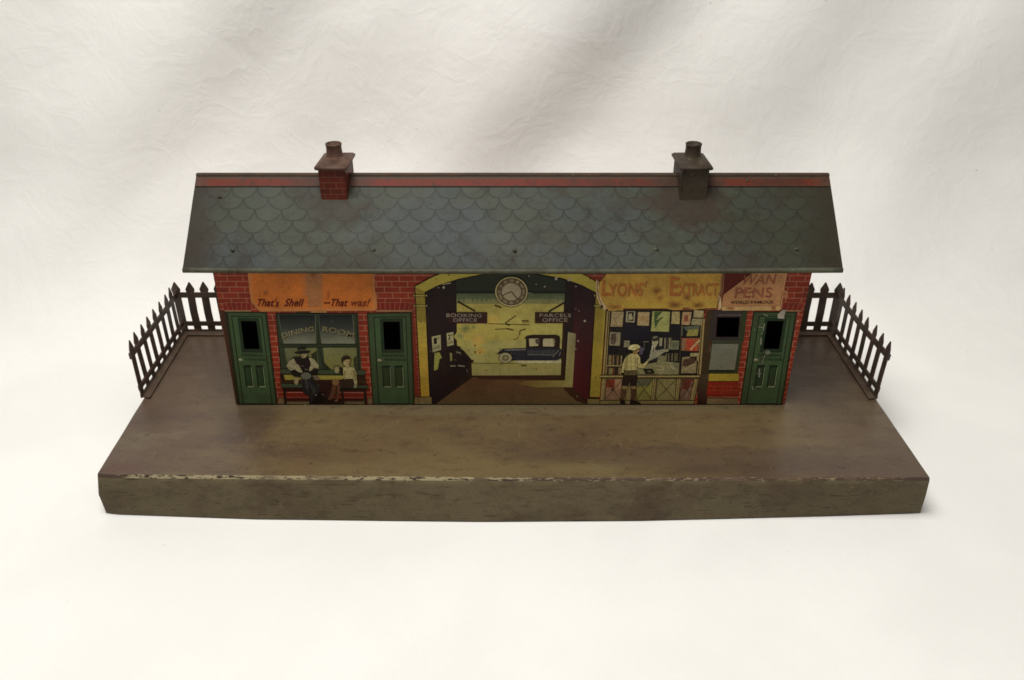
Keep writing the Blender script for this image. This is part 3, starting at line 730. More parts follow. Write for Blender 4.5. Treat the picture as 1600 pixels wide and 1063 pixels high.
# dark interior
A.poly([(140, 230), (250, 140), (400, 105), (600, 60), (740, 30), (900, 50), (1100, 90), (1250, 140), (1410, 230), (1352, 1025), (190, 1025)], (32, 22, 22), 2)
A.poly([(385, 130), (600, 88), (740, 78), (900, 82), (1170, 130), (1168, 230), (383, 230)], (38, 44, 34), 3)
A.poly([(383, 205), (1168, 205), (1168, 228), (383, 228)], (24, 30, 20), 3.5)
A.poly([(1235, 150), (1250, 150), (1400, 215), (1345, 1010), (1325, 1005), (1215, 900)], [(34, 22, 24), (34, 22, 24), (36, 22, 24), (64, 22, 22), (66, 22, 24), (74, 24, 28)], 3)
A.poly([(235, 1024), (500, 830), (900, 820), (1160, 860), (1330, 1024)], [(84, 66, 40), (86, 54, 36), (92, 58, 38), (98, 76, 46), (92, 74, 46)], 3)
sky = [(385, 226), (1166, 226), (1150, 440), (1137, 815), (497, 818), (492, 700), (440, 640), (388, 600)]
A.poly(sky, [(120, 120, 82), (116, 116, 80), (154, 146, 84), (150, 142, 84), (142, 134, 74), (146, 138, 80), (140, 134, 78), (150, 140, 72)], 3.8)
A.poly([(390, 300), (1160, 300), (1152, 560), (388, 560)], [(166, 152, 78), (160, 148, 80), (156, 148, 78), (158, 140, 64)], 4)
A.poly([(385, 226), (1166, 226), (1164, 262), (386, 262)], [(72, 84, 62)]*2+[(88, 98, 66)]*2, 4.4)
for i in range(24):
    x = 388+i*32.5; h = random.uniform(8, 26); A.poly([(x, 260), (x+33, 260), (x+17, 262+h)], (86, 98, 64), 4.5)
for x, y, r, cc in ((450, 480, 60, (92, 100, 58)), (500, 470, 30, (96, 104, 60)), (410, 530, 40, (104, 112, 70)), (540, 560, 60, (176, 140, 70)), (640, 420, 70, (176, 150, 72)), (560, 640, 40, (160, 124, 62)), (770, 560, 30, (150, 134, 70))):
    A.blob(x, y, r, r*.8, cc, (156, 143, 74), 4.7+random.random()*.2)
DK = (74, 60, 26)
for pts, w in (([(660, 310), (710, 328)], 14), ([(610, 443), (915, 452)], 6), ([(735, 440), (815, 385)], 9), ([(740, 445), (770, 455)], 12), ([(660, 485), (750, 480)], 6), ([(745, 478), (795, 490)], 12), ([(860, 432), (915, 432)], 4), ([(840, 528), (842, 495), (885, 480)], 9), ([(855, 422), (905, 422)], 9), ([(795, 560), (825, 550), (835, 535)], 5), ([(850, 745), (890, 745)], 12), ([(500, 728), (830, 730)], 4)):
    A.line(pts, w, DK, 5)
for x, y, r in ((520, 600, 9), (520, 650, 11), (475, 636, 6), (553, 655, 7), (600, 780, 7), (700, 770, 5), (960, 770, 7), (650, 590, 4)): A.chip(x, y, r, (112, 78, 36), 5, 1)
A.poly([(497, 730), (830, 732), (1140, 735), (1137, 815), (497, 818)], [(132, 126, 70), (136, 128, 72), (132, 124, 72), (138, 128, 76), (140, 130, 80)], 4.2)
# dark window bars
A.poly([(1152, 440), (1170, 440), (1167, 850), (1138, 850), (1138, 820)], (44, 28, 16), 6); A.poly([(492, 818), (1140, 818), (1140, 850), (560, 842)], (52, 30, 18), 6)
A.poly([(1190, 503), (1247, 516), (1222, 902), (1160, 902), (1168, 850)], [(134, 126, 92), (112, 102, 72), (138, 128, 74), (134, 124, 66), (132, 122, 64)], 6)
A.poly([(880, 856), (1170, 852), (1170, 902), (960, 905), (820, 880)], [(110, 86, 44), (136, 122, 64), (136, 122, 64), (118, 100, 50), (96, 66, 38)], 5.6)
A.poly([(1150, 905), (1225, 902), (1330, 1022), (1250, 1000)], (56, 32, 20), 5.7)
A.line([(392, 282), (520, 354)], 13, (38, 30, 14), 6); A.line([(1162, 292), (1050, 357)], 13, (38, 30, 14), 6)
for x, y, r in ((292, 182, 13), (255, 185, 5), (1105, 115, 13), (1205, 122, 12), (1310, 425, 12), (908, 100, 5), (1020, 175, 7), (960, 160, 5), (1247, 174, 6), (1262, 570, 8), (1245, 335, 4), (1268, 352, 4), (1245, 625, 5), (905, 222, 4), (1195, 130, 8)): A.chip(x, y, r, (150, 138, 120), 9, 1.1)
A.line([(905, 222), (930, 224)], 4, (130, 128, 100), 7); A.line([(285, 160), (345, 150)], 6, (150, 140, 104), 9)
arch = A.build('painted view through the station entrance')
# surround
Su = Print('arch_surround', T, c2)
def ribbon(outer, inner, col, k):
    for i in range(len(outer)-1): Su.poly([outer[i], outer[i+1], inner[i+1], inner[i]], col, k)
outL = [(84, 178), (190, 118), (300, 72), (420, 40), (740, 20), (1100, 34), (1245, 66), (1330, 105), (1402, 150)]
inL = [(158, 214), (255, 165), (400, 120), (560, 88), (745, 74), (960, 82), (1150, 115), (1290, 165), (1392, 218)]
ribbon(outL, inL, YL, 8)
ribbon([(x-4, y-5) for x, y in outL], outL, (30, 20, 8), 8.3)
ribbon([(x, y-1) for x, y in inL], [(x, y+5) for x, y in inL], (26, 18, 10), 8.4)
Su.poly([(84, 178), (158, 214), (190, 972), (126, 972)], [YL, YL, (158, 122, 44), (166, 132, 40)], 8)
Su.poly([(84, 178), (158, 214), (172, 430), (104, 430)], YD, 8.1)
Su.poly([(1392, 218), (1440, 200), (1462, 340), (1418, 972), (1345, 972)], [YD, YD, (154, 138, 52), (140, 120, 44), (136, 118, 44)], 8)
for x0, x1 in ((74, 172), (1378, 1440)):
    for y in (243, 317): Su.rect(x0, y-9, x1, y+5, (150, 136, 70), 8.5); Su.line([(x0, y-10), (x1, y-10)], 4, (30, 20, 8), 8.7); Su.line([(x0, y+6), (x1, y+6)], 4, (30, 20, 8), 8.7)
Su.poly([(83, 972), (204, 972), (206, 1026), (83, 1026)], (112, 94, 58), 8.6); Su.line([(83, 972), (204, 972)], 5, (26, 18, 8), 8.8); Su.line([(110, 975), (106, 1026)], 4, (60, 46, 20), 8.8)
Su.poly([(1330, 985), (1415, 985), (1418, 1026), (1332, 1026)], (112, 96, 56), 8.6); Su.line([(1330, 985), (1415, 985)], 5, (26, 18, 8), 8.8)
Su.line([(158, 214), (192, 972)], 6, (30, 18, 8), 8.8); Su.line([(84, 178), (126, 972)], 6, (40, 20, 10), 8.8); Su.line([(1390, 218), (1345, 972)], 5, (30, 18, 8), 8.8)
Su.poly([(64, 350), (78, 350), (118, 1026), (86, 1026)], (112, 40, 26), 3)
for i in range(26): y = 360+i*25; Su.line([(78+(y-350)*.055, y), (86+(y-350)*.055, y)], 5, (160, 100, 70), 4)
for x, y, r in ((240, 120, 5), (330, 92, 8), (125, 430, 5), (1350, 120, 7), (1390, 830, 6), (1375, 540, 5)): Su.chip(x, y, r, (80, 66, 30), 9, 1)
Su.build('mustard yellow arch and pillars')
# clock
C = Print('clock', T, c2); cx, cy = 781, 213
C.ell(cx, cy, 122, 112, (40, 30, 16), 9, 40); C.ell(cx, cy, 117, 107, (172, 160, 112), 9.3, 40); C.ell(cx, cy, 108, 99, (52, 40, 26), 9.6, 40); C.ell(cx, cy, 102, 93, (88, 76, 54), 9.9, 40)
C.ell(cx, cy, 74, 67, (60, 46, 30), 10.5, 36); C.ell(cx, cy, 70, 63, (150, 138, 110), 10.8, 36)
ck = C.build('round station clock')
N_ = Print('numeral', ck, c2)
for i, t in enumerate(('XII', 'I', 'II', 'III', 'IV', 'V', 'VI', 'VII', 'VIII', 'IX', 'X', 'XI')):
    a = math.radians(i*30); w = (5+4.5*len(t)); ux, uy = math.cos(a), math.sin(a)
    X0, Y0 = cx+88*math.sin(a), cy-80*math.cos(a)
    f = lambda s, tt: (X0+ux*(s-.5)*w*1.6-uy*(tt-.5)*20, Y0+uy*(s-.5)*w*1.6+ux*(tt-.5)*20)
    N_.text(t, None, (160, 146, 112), 10.3, .01, 0, f)
N_.build()
Hn = Print('clock_hand', ck, c2); Hn.line([(cx, cy-2), (716, 240)], 6, (24, 18, 10), 11.4); Hn.build('hour hand'); Hn = Print('clock_hand', ck, c2); Hn.line([(cx, cy-2), (805, 242), (826, 264)], 7, (24, 18, 10), 11.7); Hn.build('minute hand')
# hanging signs
B = Print('hanging_sign', T, c2); B.rect(318, 360, 607, 442, (48, 26, 24), 8); b_ = B.build('booking office board')
L = Print('lettering', b_, c2); TC = (132, 124, 108)
L.text('BOOKING', [(312, 370), (566, 372), (566, 397), (312, 396)], TC, 9, .004); L.text('OFFICE', [(360, 404), (533, 405), (533, 430), (360, 430)], TC, 9, .004); L.build()
B = Print('hanging_sign', T, c2); B.rect(951, 360, 1200, 440, (48, 26, 20), 8); b_ = B.build('parcels office board')
L = Print('lettering', b_, c2)
L.text('PARCELS', [(986, 370), (1212, 372), (1212, 396), (986, 396)], TC, 9, .004); L.text('OFFICE', [(1004, 404), (1186, 405), (1186, 430), (1004, 430)], TC, 9, .004); L.build()
# class notices
def notice(q, a, b, label):
    B = Print('notice', T, c2); B.poly(q, (152, 144, 104), 6); o = B.build(label); m = quadmap(q)
    L = Print('lettering', o, c2); L.text(a, [m(.2, .12), m(.55, .12), m(.55, .52), m(.2, .52)], (24, 20, 14), 7, .03); L.text('ST' if a == '1' else 'ND', [m(.6, .12), m(.88, .12), m(.88, .3), m(.6, .3)], (24, 20, 14), 7, .01)
    L.text(b, [m(.1, .62), m(.9, .62), m(.9, .86), m(.1, .86)], (40, 36, 20), 7, .01); L.build()
notice([(206, 538), (270, 524), (273, 632), (213, 650)], '1', 'CLASS', 'first class notice')
notice([(313, 513), (361, 503), (365, 596), (318, 607)], '2', 'CLASS', 'second class notice')
# ticket hatch + seated figure + armchair
B = Print('hatch', T, c2); B.poly([(226, 655), (262, 650), (280, 690), (262, 700), (250, 772), (222, 784)], (130, 128, 62), 5); B.poly([(336, 655), (352, 655), (354, 710), (340, 715)], (120, 116, 70), 9); B.build('lit ticket hatch')
B = Print('armchair', T, c2); B.poly([(460, 720), (480, 705), (510, 705), (505, 722), (490, 735), (494, 830), (460, 838)], (38, 24, 18), 6)
B.poly([(280, 700), (330, 740), (470, 760), (480, 850), (300, 900), (280, 890)], (34, 20, 18), 5); B.build('dark armchair')
B = Print('person', T, c2); B.poly([(300, 700), (320, 640), (345, 612), (385, 600), (415, 612), (418, 635), (440, 665), (462, 715), (470, 765), (462, 830), (340, 830), (318, 770)], (28, 18, 16), 7)
B.poly([(380, 640), (415, 650), (420, 662), (385, 655)], (104, 96, 78), 8); B.line([(340, 749), (378, 748)], 8, (120, 112, 96), 8); B.line([(395, 745), (445, 752)], 9, (110, 102, 88), 8); B.line([(375, 700), (380, 712)], 6, (90, 80, 60), 8); B.line([(460, 770), (464, 800)], 5, (80, 76, 70), 8); B.build('shadowy seated figure in a dark coat')
# motor car
K = Print('motor_car', T, c4)
K.poly([(925, 112), (960, 88), (1010, 80), (1235, 80), (1265, 95), (1270, 118), (1265, 205), (950, 212), (952, 118)], (36, 24, 18), 7)
K.poly([(690, 240), (735, 212), (940, 205), (1262, 205), (1285, 220), (1282, 300), (1240, 322), (840, 322), (815, 250)], (36, 35, 40), 7.5)
K.poly([(745, 218), (945, 212), (945, 226), (750, 232)], (92, 88, 84), 8); K.poly([(960, 225), (1225, 222), (1215, 270), (965, 275)], (54, 53, 55), 8); K.line([(960, 268), (1200, 272)], 6, (96, 94, 88), 8.3)
K.line([(1255, 225), (1200, 290)], 7, (110, 104, 92), 8.4); K.line([(1275, 240), (1262, 280)], 5, (110, 104, 92), 8.4); K.line([(950, 120), (948, 320)], 4, (24, 20, 22), 8.5); K.line([(1080, 210), (1085, 318)], 3, (24, 20, 22), 8.5)
K.poly([(668, 265), (690, 242), (740, 238), (800, 245), (835, 280), (845, 320), (815, 325), (790, 270), (730, 255), (690, 262)], (30, 26, 30), 9)
for x in (702, 722, 744, 762): K.line([(x, 210), (x, 228)], 6, (40, 34, 30), 8.6)
K.poly([(845, 326), (1280, 324), (1280, 348), (850, 346)], (164, 154, 116), 6.5)
car = K.build('dark blue saloon motor car')
K = Print('car_window', car, c4); K.poly([(975, 118), (1065, 115), (1065, 185), (980, 190)], (156, 146, 108), 8.6); K.poly([(1035, 122), (1075, 120), (1078, 170), (1060, 172), (1038, 160)], (70, 58, 48), 9); K.build()
K = Print('car_window', car, c4); K.poly([(1108, 125), (1120, 117), (1215, 117), (1222, 135), (1218, 180), (1205, 192), (1108, 190)], (156, 146, 112), 8.6); K.poly([(1200, 120), (1218, 120), (1220, 180), (1208, 180)], (110, 98, 72), 9); K.build()
K = Print('wheel', car, c4); K.ell(755, 298, 66, 50, (52, 44, 36), 9.6, 28); K.ell(753, 299, 58, 48, (140, 132, 96), 9.9, 28); K.ell(755, 298, 32, 28, (48, 36, 26), 10.2, 20)
for i in range(6): a = i*math.pi/6; K.line([(755-30*math.cos(a), 298-26*math.sin(a)), (755+30*math.cos(a), 298+26*math.sin(a))], 5, (128, 118, 84), 10.4+i*.1)
K.build()

# bookstall -------------------------------------------------------------------
BE = (146, 128, 84)
P = Print('bookstall', T, c5)
P.poly([(112, 22), (1135, 22), (1085, 720), (1025, 1008), (48, 1008), (75, 700)], (34, 22, 14), 3)
P.poly([(118, 30), (1125, 30), (1062, 712), (90, 712)], (24, 22, 24), 4)
P.poly([(70, 742), (1072, 742), (1020, 1004), (50, 1004)], (126, 110, 68), 5)
P.poly([(300, 180), (560, 180), (560, 330), (300, 330)], (26, 24, 32), 4.5)
for a, b in (((128, 40), (85, 700)), ((150, 40), (108, 700)), ((1128, 120), (1085, 700)), ((1108, 120), (1062, 700))):
    P.line([a, b], 20 if a[0] in (128, 1128) else 8, (140, 120, 74), 9)
P.line([(140, 40), (97, 700)], 5, (40, 28, 14), 9.3); P.line([(118, 40), (75, 700)], 5, (40, 28, 14), 9.3); P.line([(1118, 120), (1073, 700)], 5, (40, 28, 14), 9.3)
P.line([(895, 180), (870, 700)], 10, (60, 52, 34), 9)
stall = P.build('newspaper and book stall')
Cn = Print('counter', stall, c5)
Cn.rect(48, 704, 1088, 738, (44, 30, 16), 10); Cn.rect(52, 711, 1086, 729, (142, 124, 78), 10.5)
panels = [((118, 750), (285, 750), (262, 960), (98, 960)), ((430, 745), (600, 745), (585, 960), (425, 960)), ((645, 745), (845, 745), (828, 965), (625, 965)), ((900, 745), (1055, 745), (1012, 960), (870, 960))]
for i, q in enumerate(panels):
    Cn.poly(list(q), [(130, 98, 74), (124, 116, 58), (118, 108, 66), (104, 76, 60)][i], 6.5)
    Cn.line([q[0], q[2]], 5, (54, 46, 20), 8); Cn.line([q[1], q[3]], 5, (54, 46, 20), 8.2); Cn.line([q[0], q[3]], 6, (40, 30, 14), 8.4); Cn.line([q[1], q[2]], 6, (40, 30, 14), 8.5)
Cn.poly([(118, 750), (205, 750), (200, 840), (112, 830)], (112, 48, 32), 7); Cn.poly([(205, 750), (280, 755), (262, 850), (200, 850)], (146, 112, 84), 7); Cn.poly([(430, 748), (590, 748), (560, 810), (440, 830)], (86, 84, 60), 7); Cn.ell(180, 855, 14, 14, (50, 32, 22), 7.4)
Cn.poly([(905, 750), (1040, 750), (1035, 800), (960, 860), (900, 850)], (92, 44, 34), 7); Cn.line([(1010, 770), (940, 940)], 12, (122, 102, 84), 7.5)
for x in (310, 612, 862): Cn.line([(x+4, 745), (x-16, 965)], 30, (136, 118, 72), 8.6); Cn.line([(x+4, 745), (x-16, 965)], 5, (40, 30, 14), 8.8); Cn.line([(x+22, 745), (x+2, 965)], 4, (40, 30, 14), 9); Cn.line([(x-14, 745), (x-34, 965)], 4, (40, 30, 14), 9)
Cn.line([(88, 745), (66, 965)], 26, (134, 116, 70), 8.6); Cn.line([(1045, 745), (1000, 965)], 22, (134, 116, 70), 8.6)
Cn.line([(50, 970), (1028, 970)], 6, (40, 30, 14), 9.2); Cn.poly([(52, 975), (1024, 975), (1020, 1004), (50, 1004)], (122, 106, 64), 9)
Cn.build('beige counter with crossed panels')
Mg = Print('hanging_magazine', stall, c5)
def mag(q, c, k=6, edge=(60, 48, 30)):
    cx_ = sum(p[0] for p in q)/4; cy_ = sum(p[1] for p in q)/4
    Mg.poly(q, edge, k); Mg.poly([(cx_+(x-cx_)*.93, cy_+(y-cy_)*.95) for x, y in q], c, k+.4)
mag([(168, 42), (300, 45), (285, 208), (155, 205)], (150, 132, 94)); Mg.line([(190, 100), (225, 180)], 7, (104, 74, 50), 7); Mg.line([(210, 110), (262, 80)], 6, (104, 74, 50), 7); Mg.line([(180, 190), (270, 195)], 6, (110, 92, 60), 7)
mag([(320, 42), (420, 42), (410, 162), (312, 158)], (150, 142, 110)); Mg.poly([(340, 50), (402, 50), (395, 148), (332, 142)], (34, 36, 26), 6.8); Mg.poly([(350, 70), (375, 62), (392, 120), (370, 138), (340, 135)], (150, 142, 110), 7.2)
mag([(440, 48), (568, 48), (560, 198), (432, 192)], (156, 134, 94)); Mg.line([(450, 120), (550, 128)], 50, (150, 122, 82), 7)
mag([(588, 40), (782, 42), (770, 262), (572, 255)], (142, 142, 82)); Mg.poly([(612, 50), (700, 48), (640, 110), (712, 100), (660, 150), (625, 225), (612, 150)], (62, 78, 42), 7); Mg.line([(640, 130), (730, 60)], 14, (150, 144, 100), 7.4)
mag([(795, 45), (882, 45), (878, 180), (785, 176)], (146, 132, 84)); mag([(905, 48), (1005, 48), (985, 190), (890, 186)], (150, 120, 84)); Mg.poly([(925, 90), (968, 80), (960, 150), (915, 150)], (122, 70, 52), 7)
mag([(1022, 30), (1130, 35), (1125, 112), (1015, 108)], (150, 136, 96), 7); mag([(1005, 118), (1120, 120), (1115, 190), (990, 186)], (130, 120, 84), 6.2)
mag([(150, 255), (268, 262), (258, 405), (140, 400)], (128, 120, 92)); Mg.poly([(165, 280), (215, 270), (220, 350), (200, 395), (160, 380)], (82, 66, 56), 7)
mag([(298, 346), (360, 346), (358, 418), (294, 418)], (118, 112, 86)); mag([(890, 190), (912, 200), (905, 300), (885, 300)], (96, 94, 78)); mag([(960, 235), (1080, 225), (1065, 300), (940, 305)], (128, 120, 62)); Mg.poly([(915, 205), (1085, 190), (1080, 232), (945, 250)], (78, 84, 66), 6)
mag([(892, 320), (1090, 318), (1075, 460), (888, 455)], (138, 74, 44)); Mg.line([(1085, 340), (985, 445)], 18, (164, 140, 96), 7.4); Mg.poly([(950, 350), (1010, 340), (1050, 455), (960, 455)], (158, 60, 40), 7); Mg.poly([(900, 330), (935, 330), (930, 450), (895, 450)], (120, 92, 68), 7)
mag([(985, 475), (1080, 475), (1070, 560), (980, 560)], (142, 128, 88)); mag([(900, 515), (1060, 508), (1050, 690), (885, 690)], (126, 112, 78)); Mg.poly([(915, 545), (1040, 520), (1035, 580), (940, 620), (905, 610)], (70, 52, 38), 7); Mg.line([(900, 660), (1030, 590)], 12, (150, 136, 96), 7.5)
Mg.build('row of magazines and pictures')
Bk = Print('book_row', stall, c5)
rb = random.Random(3)
for (x0, x1, y0, y1) in ((128, 275, 492, 604), (118, 270, 622, 700)):
    Bk.poly([(x0-8, y0-8), (x1+8, y0-8), (x1, y1+5), (x0-14, y1+5)], (40, 32, 20), 5.5); x = x0
    while x < x1-6:
        w = rb.uniform(9, 24); Bk.poly([(x, y0+rb.uniform(0, 14)), (x+w-2, y0+rb.uniform(0, 14)), (x+w-6, y1), (x-4, y1)], rb.choice([(130, 116, 76), (84, 50, 32), (64, 66, 42), (112, 100, 64), (40, 34, 26), (118, 90, 58)]), 6); x += w
Bk.line([(120, 610), (275, 610)], 9, (150, 136, 88), 7); Bk.poly([(668, 320), (700, 320), (690, 410), (664, 400)], (132, 126, 96), 6)
for i, x in enumerate((718, 742, 765, 782)): Bk.poly([(x, 318), (x+16, 318), (x+10, 440), (x-4, 440)], ((120, 112, 84), (60, 56, 48), (126, 118, 88), (78, 70, 54))[i], 6)
Bk.poly([(790, 345), (872, 350), (865, 440), (780, 440)], (108, 108, 80), 6.2); Bk.poly([(800, 365), (860, 368), (855, 428), (792, 428)], (84, 88, 66), 6.6); Bk.line([(760, 452), (885, 452)], 8, (22, 20, 14), 6.4)
for x in (740, 765, 800, 830, 850): Bk.line([(x, 480), (x-5, 560)], 14, (96, 90, 62), 6.2)
Bk.poly([(500, 600), (700, 560), (870, 580), (870, 700), (430, 700), (440, 640)], (118, 112, 76), 6); Bk.poly([(655, 500), (735, 505), (728, 575), (640, 570)], (110, 106, 74), 6.3)
Bk.poly([(495, 638), (595, 640), (622, 692), (520, 695)], (32, 28, 20), 7.4); Bk.ell(562, 668, 18, 12, (90, 82, 60), 7.8); Bk.poly([(615, 605), (700, 608), (722, 665), (640, 660)], (140, 130, 92), 7); Bk.line([(635, 630), (690, 634)], 9, (44, 36, 22), 7.5)
Bk.poly([(730, 580), (790, 572), (830, 640), (770, 660)], (134, 126, 92), 7); Bk.poly([(800, 570), (840, 575), (865, 650), (835, 640)], (104, 104, 78), 7.1); Bk.line([(750, 590), (800, 655)], 5, (70, 62, 44), 7.5); Bk.line([(500, 360), (555, 360)], 7, (110, 104, 84), 5.5); Bk.line([(510, 362), (506, 450)], 6, (84, 80, 70), 5.7)
Bk.poly([(455, 400), (505, 430), (490, 490), (455, 500)], (74, 66, 78), 5.3)
Bk.build('rows of books and papers')
# shopkeeper
P = Print('person', T, c5)
P.poly([(600, 392), (660, 400), (735, 440), (750, 470), (700, 490), (650, 500), (645, 562), (560, 565), (570, 470), (575, 420)], (34, 32, 32), 8)
P.poly([(575, 450), (600, 430), (640, 450), (720, 435), (745, 455), (700, 480), (655, 515), (560, 560), (510, 600), (520, 570), (560, 530)], (128, 124, 98), 9)
P.poly([(588, 395), (635, 400), (612, 440), (596, 470), (584, 440)], (160, 156, 126), 9.5); P.line([(608, 410), (598, 468)], 8, (30, 26, 22), 9.8)
P.poly([(590, 335), (650, 330), (655, 370), (635, 405), (605, 405), (590, 380)], (148, 140, 108), 10); P.poly([(585, 340), (595, 305), (640, 298), (665, 320), (668, 360), (652, 345), (600, 348)], (40, 36, 32), 10.4); P.poly([(596, 308), (640, 300), (655, 318), (600, 330)], (104, 98, 80), 10.7)
P.line([(596, 352), (645, 350)], 7, (34, 28, 22), 10.8); P.line([(612, 384), (632, 384)], 4, (80, 52, 40), 10.8); P.ell(745, 450, 16, 13, (140, 128, 96), 10); P.build('shopkeeper in a dark suit leaning over the counter')
# customer
P = Print('person', T, c5)
P.poly([(365, 485), (430, 480), (465, 520), (470, 590), (500, 590), (545, 555), (552, 572), (500, 632), (450, 632), (438, 600), (435, 660), (318, 665), (300, 640), (298, 680), (274, 680), (282, 600), (305, 540), (330, 505)], (168, 156, 100), 11.5)
P.line([(440, 520), (436, 600)], 5, (60, 48, 26), 12); P.line([(310, 560), (308, 640)], 5, (60, 48, 26), 12); P.line([(318, 660), (435, 656)], 5, (50, 40, 22), 12)
P.poly([(390, 455), (440, 450), (438, 488), (395, 492)], (120, 98, 60), 12); P.poly([(405, 445), (458, 425), (455, 460), (430, 478), (402, 470)], (140, 112, 70), 12.3)
P.ell(402, 420, 62, 32, (176, 164, 112), 12.8, rot=-.15); P.line([(345, 442), (400, 455), (462, 428)], 8, (44, 34, 18), 13.2)
P.poly([(298, 665), (436, 660), (440, 720), (428, 818), (362, 820), (356, 755), (346, 818), (276, 815), (288, 720)], (34, 24, 20), 12); P.poly([(300, 668), (434, 662), (436, 705), (400, 708), (300, 705)], (84, 72, 46), 12.4)
P.poly([(280, 818), (332, 820), (320, 880), (300, 960), (262, 960), (264, 880)], (78, 56, 34), 12); P.poly([(370, 820), (424, 822), (425, 880), (408, 965), (368, 965), (372, 890)], (70, 48, 30), 12)
P.poly([(284, 818), (332, 820), (328, 850), (282, 850)], (132, 108, 68), 12.5); P.poly([(372, 820), (424, 822), (422, 850), (376, 850)], (132, 108, 68), 12.5)
P.poly([(258, 960), (305, 960), (315, 1008), (258, 1006)], (28, 16, 12), 12.6); P.poly([(362, 965), (410, 965), (470, 992), (482, 1012), (360, 1012)], (28, 16, 12), 12.6)
P.poly([(318, 510), (345, 500), (335, 640), (312, 650)], (138, 126, 76), 12.2); P.poly([(405, 520), (432, 530), (428, 640), (410, 650)], (146, 132, 82), 12.2); P.line([(372, 500), (376, 650)], 5, (132, 118, 70), 12.3); P.poly([(350, 425), (380, 400), (420, 398), (380, 425), (360, 445)], (194, 184, 138), 13.4); P.line([(450, 600), (500, 612)], 6, (118, 104, 62), 12.3)
P.build('boy customer in pale cap, cream shirt and shorts seen from behind')

# yellow billboard and pens sign ------------------------------------------------
YB = (176, 138, 62)
P = Print('yellow_billboard', T, c6)
P.poly([(128, 20), (1000, 20), (1000, 40), (985, 190), (958, 330), (945, 335), (95, 335), (38, 270), (22, 200), (38, 130)], YB, 9.2)
P.poly([(128, 20), (1000, 20), (998, 60), (90, 80)], [(150, 118, 60), (150, 118, 60), YB, YB], 9.6); P.poly([(45, 250), (955, 255), (948, 325), (95, 330)], [YB, YB, (166, 140, 56), (166, 140, 56)], 9.6)  # top edge darkened in colour as shade of the eave
for x, y, rx, ry, cc in ((325, 200, 40, 30, (120, 56, 26)), (480, 200, 48, 38, (108, 62, 26)), (502, 250, 36, 40, (136, 92, 40)), (720, 250, 40, 36, (118, 70, 30)), (620, 310, 80, 36, (96, 58, 28)), (800, 312, 60, 32, (96, 56, 28)), (160, 325, 70, 26, (118, 76, 36)), (600, 95, 22, 20, (130, 80, 40)), (400, 130, 16, 12, (146, 96, 44)), (690, 165, 14, 60, (166, 112, 52))): P.blob(x, y, rx*1.15, ry*1.15, cc, YB, 10.3+random.random()*.3)
P.line([(92, 342), (950, 338)], 8, (88, 58, 32), 10); P.poly([(590, 328), (780, 328), (770, 350), (600, 350)], (112, 70, 40), 10.1)
yb = P.build('rust-spotted mustard billboard with torn ends')
L = Print('lettering', yb, c6); LC = (166, 100, 48)
for w, q in (('L', [(58, 112), (118, 112), (118, 235), (52, 235)]), ("YONS'", [(105, 140), (402, 128), (385, 240), (105, 240)]), ('E', [(588, 92), (655, 92), (655, 235), (580, 235)]), ('XTRACT', [(650, 140), (962, 140), (955, 235), (650, 235)])):
    L.text(w, [(x+6, y+5) for x, y in q], (142, 104, 50), 11.2, .012); L.text(w, q, LC, 11.5, .012)
L.build()
Tr = Print('torn_edge', yb, c6); TE = (190, 164, 118)
Tr.poly([(8, 108), (30, 128), (26, 200), (48, 262), (95, 335), (70, 352), (40, 320), (14, 250), (4, 180)], TE, 12); Tr.line([(20, 120), (16, 190), (32, 262), (62, 330)], 5, (70, 48, 26), 12.4); Tr.chip(50, 325, 14, (60, 44, 30), 12.8)
Tr.build('curled pale torn rim'); Tr = Print('torn_edge', yb, c6)
Tr.poly([(985, 45), (1010, 48), (1002, 190), (985, 250), (985, 345), (955, 350), (960, 250), (978, 190)], (146, 100, 70), 12); Tr.poly([(965, 235), (982, 240), (988, 335), (962, 345)], TE, 12.3); Tr.line([(1002, 60), (990, 200), (950, 330)], 5, (60, 34, 22), 12.6)
Tr.build('curled pale torn paper rim')
P = Print('pens_sign', T, c6); TN = (172, 124, 82)
P.poly([(1010, 40), (1250, 40), (1000, 225)], (86, 24, 18), 9); P.line([(1250, 40), (1002, 225)], 6, (60, 20, 14), 11.5)
P.poly([(1250, 25), (1505, 25), (1490, 120), (1465, 190), (1440, 345), (990, 348), (992, 290), (1002, 225), (1250, 40)], TN, 9.1)
P.poly([(990, 325), (1445, 320), (1442, 352), (990, 352)], (186, 152, 100), 10)
for x, y, rx, ry, cc in ((1060, 335, 36, 14, (130, 80, 40)), (1395, 330, 24, 22, (120, 70, 36)), (1160, 205, 46, 26, (120, 66, 44)), (1230, 205, 30, 22, (110, 60, 44)), (1480, 225, 24, 30, (130, 72, 44))): P.blob(x, y, rx, ry, cc, TN, 10.2+random.random()*.3)
P.line([(1495, 40), (1448, 345)], 8, (186, 140, 96), 10.1)
ps = P.build('torn pinkish tan sign above the right door')
L = Print('lettering', ps, c6); PC = (120, 56, 44)
for w, q in (('WAN', [(1165, 75), (1418, 68), (1400, 148), (1125, 152)]), ('PENS', [(1098, 172), (1390, 172), (1382, 252), (1086, 255)])):
    L.text(w, q, PC, 11, .014, .0)
    cxx = sum(a for a, b in q)/4; cyy = sum(b for a, b in q)/4
    L.text(w, [(cxx+(a-cxx)*.985, cyy+(b-cyy)*.90) for a, b in q], (164, 110, 76), 11.4, -.028)
L.text('WORLD', [(1058, 278), (1200, 278), (1198, 302), (1055, 302)], (50, 32, 18), 11, .02); L.text('FAMOUS', [(1218, 276), (1392, 274), (1390, 299), (1216, 300)], (50, 32, 18), 11, .02); L.build()

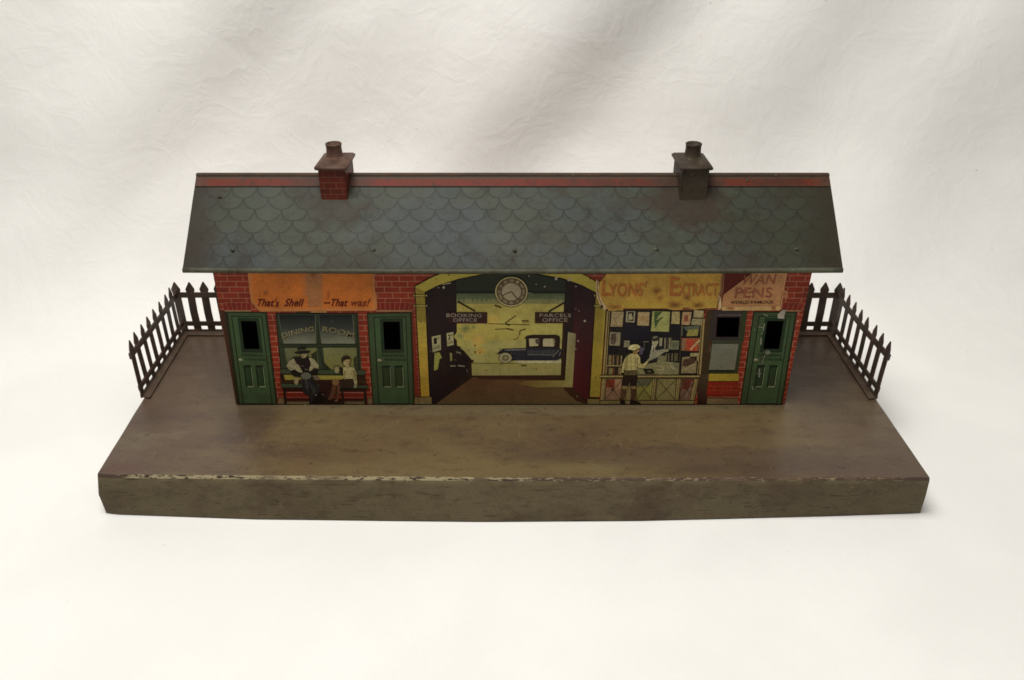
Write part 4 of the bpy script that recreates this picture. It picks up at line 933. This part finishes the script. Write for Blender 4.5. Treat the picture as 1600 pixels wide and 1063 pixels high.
# side window -------------------------------------------------------------------
P = Print('side_window', T, c7)
P.poly([(95, 38), (150, 38), (110, 690), (0, 745), (0, 720)], (56, 44, 26), 4); P.poly([(0, 705), (118, 690), (95, 1005), (0, 1005)], [(70, 56, 40), (70, 56, 40), (46, 22, 14), (40, 20, 12)], 4.3)
hq = [(205, 106), (440, 106), (422, 312), (188, 312)]; oq = [(145, 36), (515, 36), (478, 362), (118, 362)]
for i in range(4):
    j = (i+1) % 4; P.poly([oq[i], oq[j], hq[j], hq[i]], [(52, 44, 44), (48, 50, 38), (46, 40, 38), (50, 42, 38)][i], 5)
P.line([(215, 82), (470, 84)], 14, (82, 74, 70), 6); P.poly([(470, 40), (520, 40), (415, 690), (380, 690)], (46, 54, 30), 6)
P.poly([(150, 345), (470, 345), (465, 372), (146, 372)], (54, 58, 42), 6.3); P.poly([(140, 372), (462, 372), (412, 690), (104, 690)], (42, 46, 26), 5.5)
P.line([(118, 660), (385, 662)], 8, (20, 18, 10), 7)
P.poly([(112, 770), (428, 770), (432, 915), (92, 915)], (124, 34, 20), 5); 
for y in (822, 868): P.line([(95, y), (430, y)], 4, (150, 76, 44), 6)
P.line([(265, 778), (265, 820)], 4, (150, 76, 44), 6); P.line([(245, 870), (245, 912)], 4, (150, 76, 44), 6); P.line([(175, 824), (175, 866)], 4, (150, 76, 44), 6); P.line([(345, 824), (345, 866)], 4, (150, 76, 44), 6)
w_ = P.build('narrow window with dark upper opening and pale lower pane')
B = Print('blind', w_, c7); B.poly([(152, 382), (425, 382), (385, 652), (116, 652)], [(96, 98, 84), (112, 110, 92), (110, 106, 86), (104, 102, 82)], 7); B.blob(250, 620, 12, 14, (60, 62, 40), (106, 104, 84), 7.6); B.blob(275, 485, 10, 8, (84, 80, 56), (106, 104, 84), 7.6); B.blob(298, 430, 6, 18, (92, 88, 64), (106, 104, 84), 7.6); B.build('pale grey pane')
B = Print('sill', w_, c7); B.poly([(118, 692), (428, 692), (424, 768), (112, 768)], (150, 128, 44), 7); B.line([(112, 770), (424, 770)], 5, (60, 40, 14), 7.5); B.build('yellow sill')

# dark sheet behind the openings, coloured to stand for the unlit inside --------------------------------------------------------
bm = bmesh.new(); add_box(bm, (xl+.002, FY+.020, H+.0003), (xr-.002, FY+.0205, EZ)); from_bm('dark_backing_sheet', bm, M['dark'], T)

# chips of bare metal along the wall foot and eave
for x, y, r in ((477, 633, .9), (1247, 503, 1.1), (1240, 420, 1)):
    Cp = Print('paint_chip', FW); Cp.chip(x, y, r, (190, 180, 150), 16, 1); Cp.build()
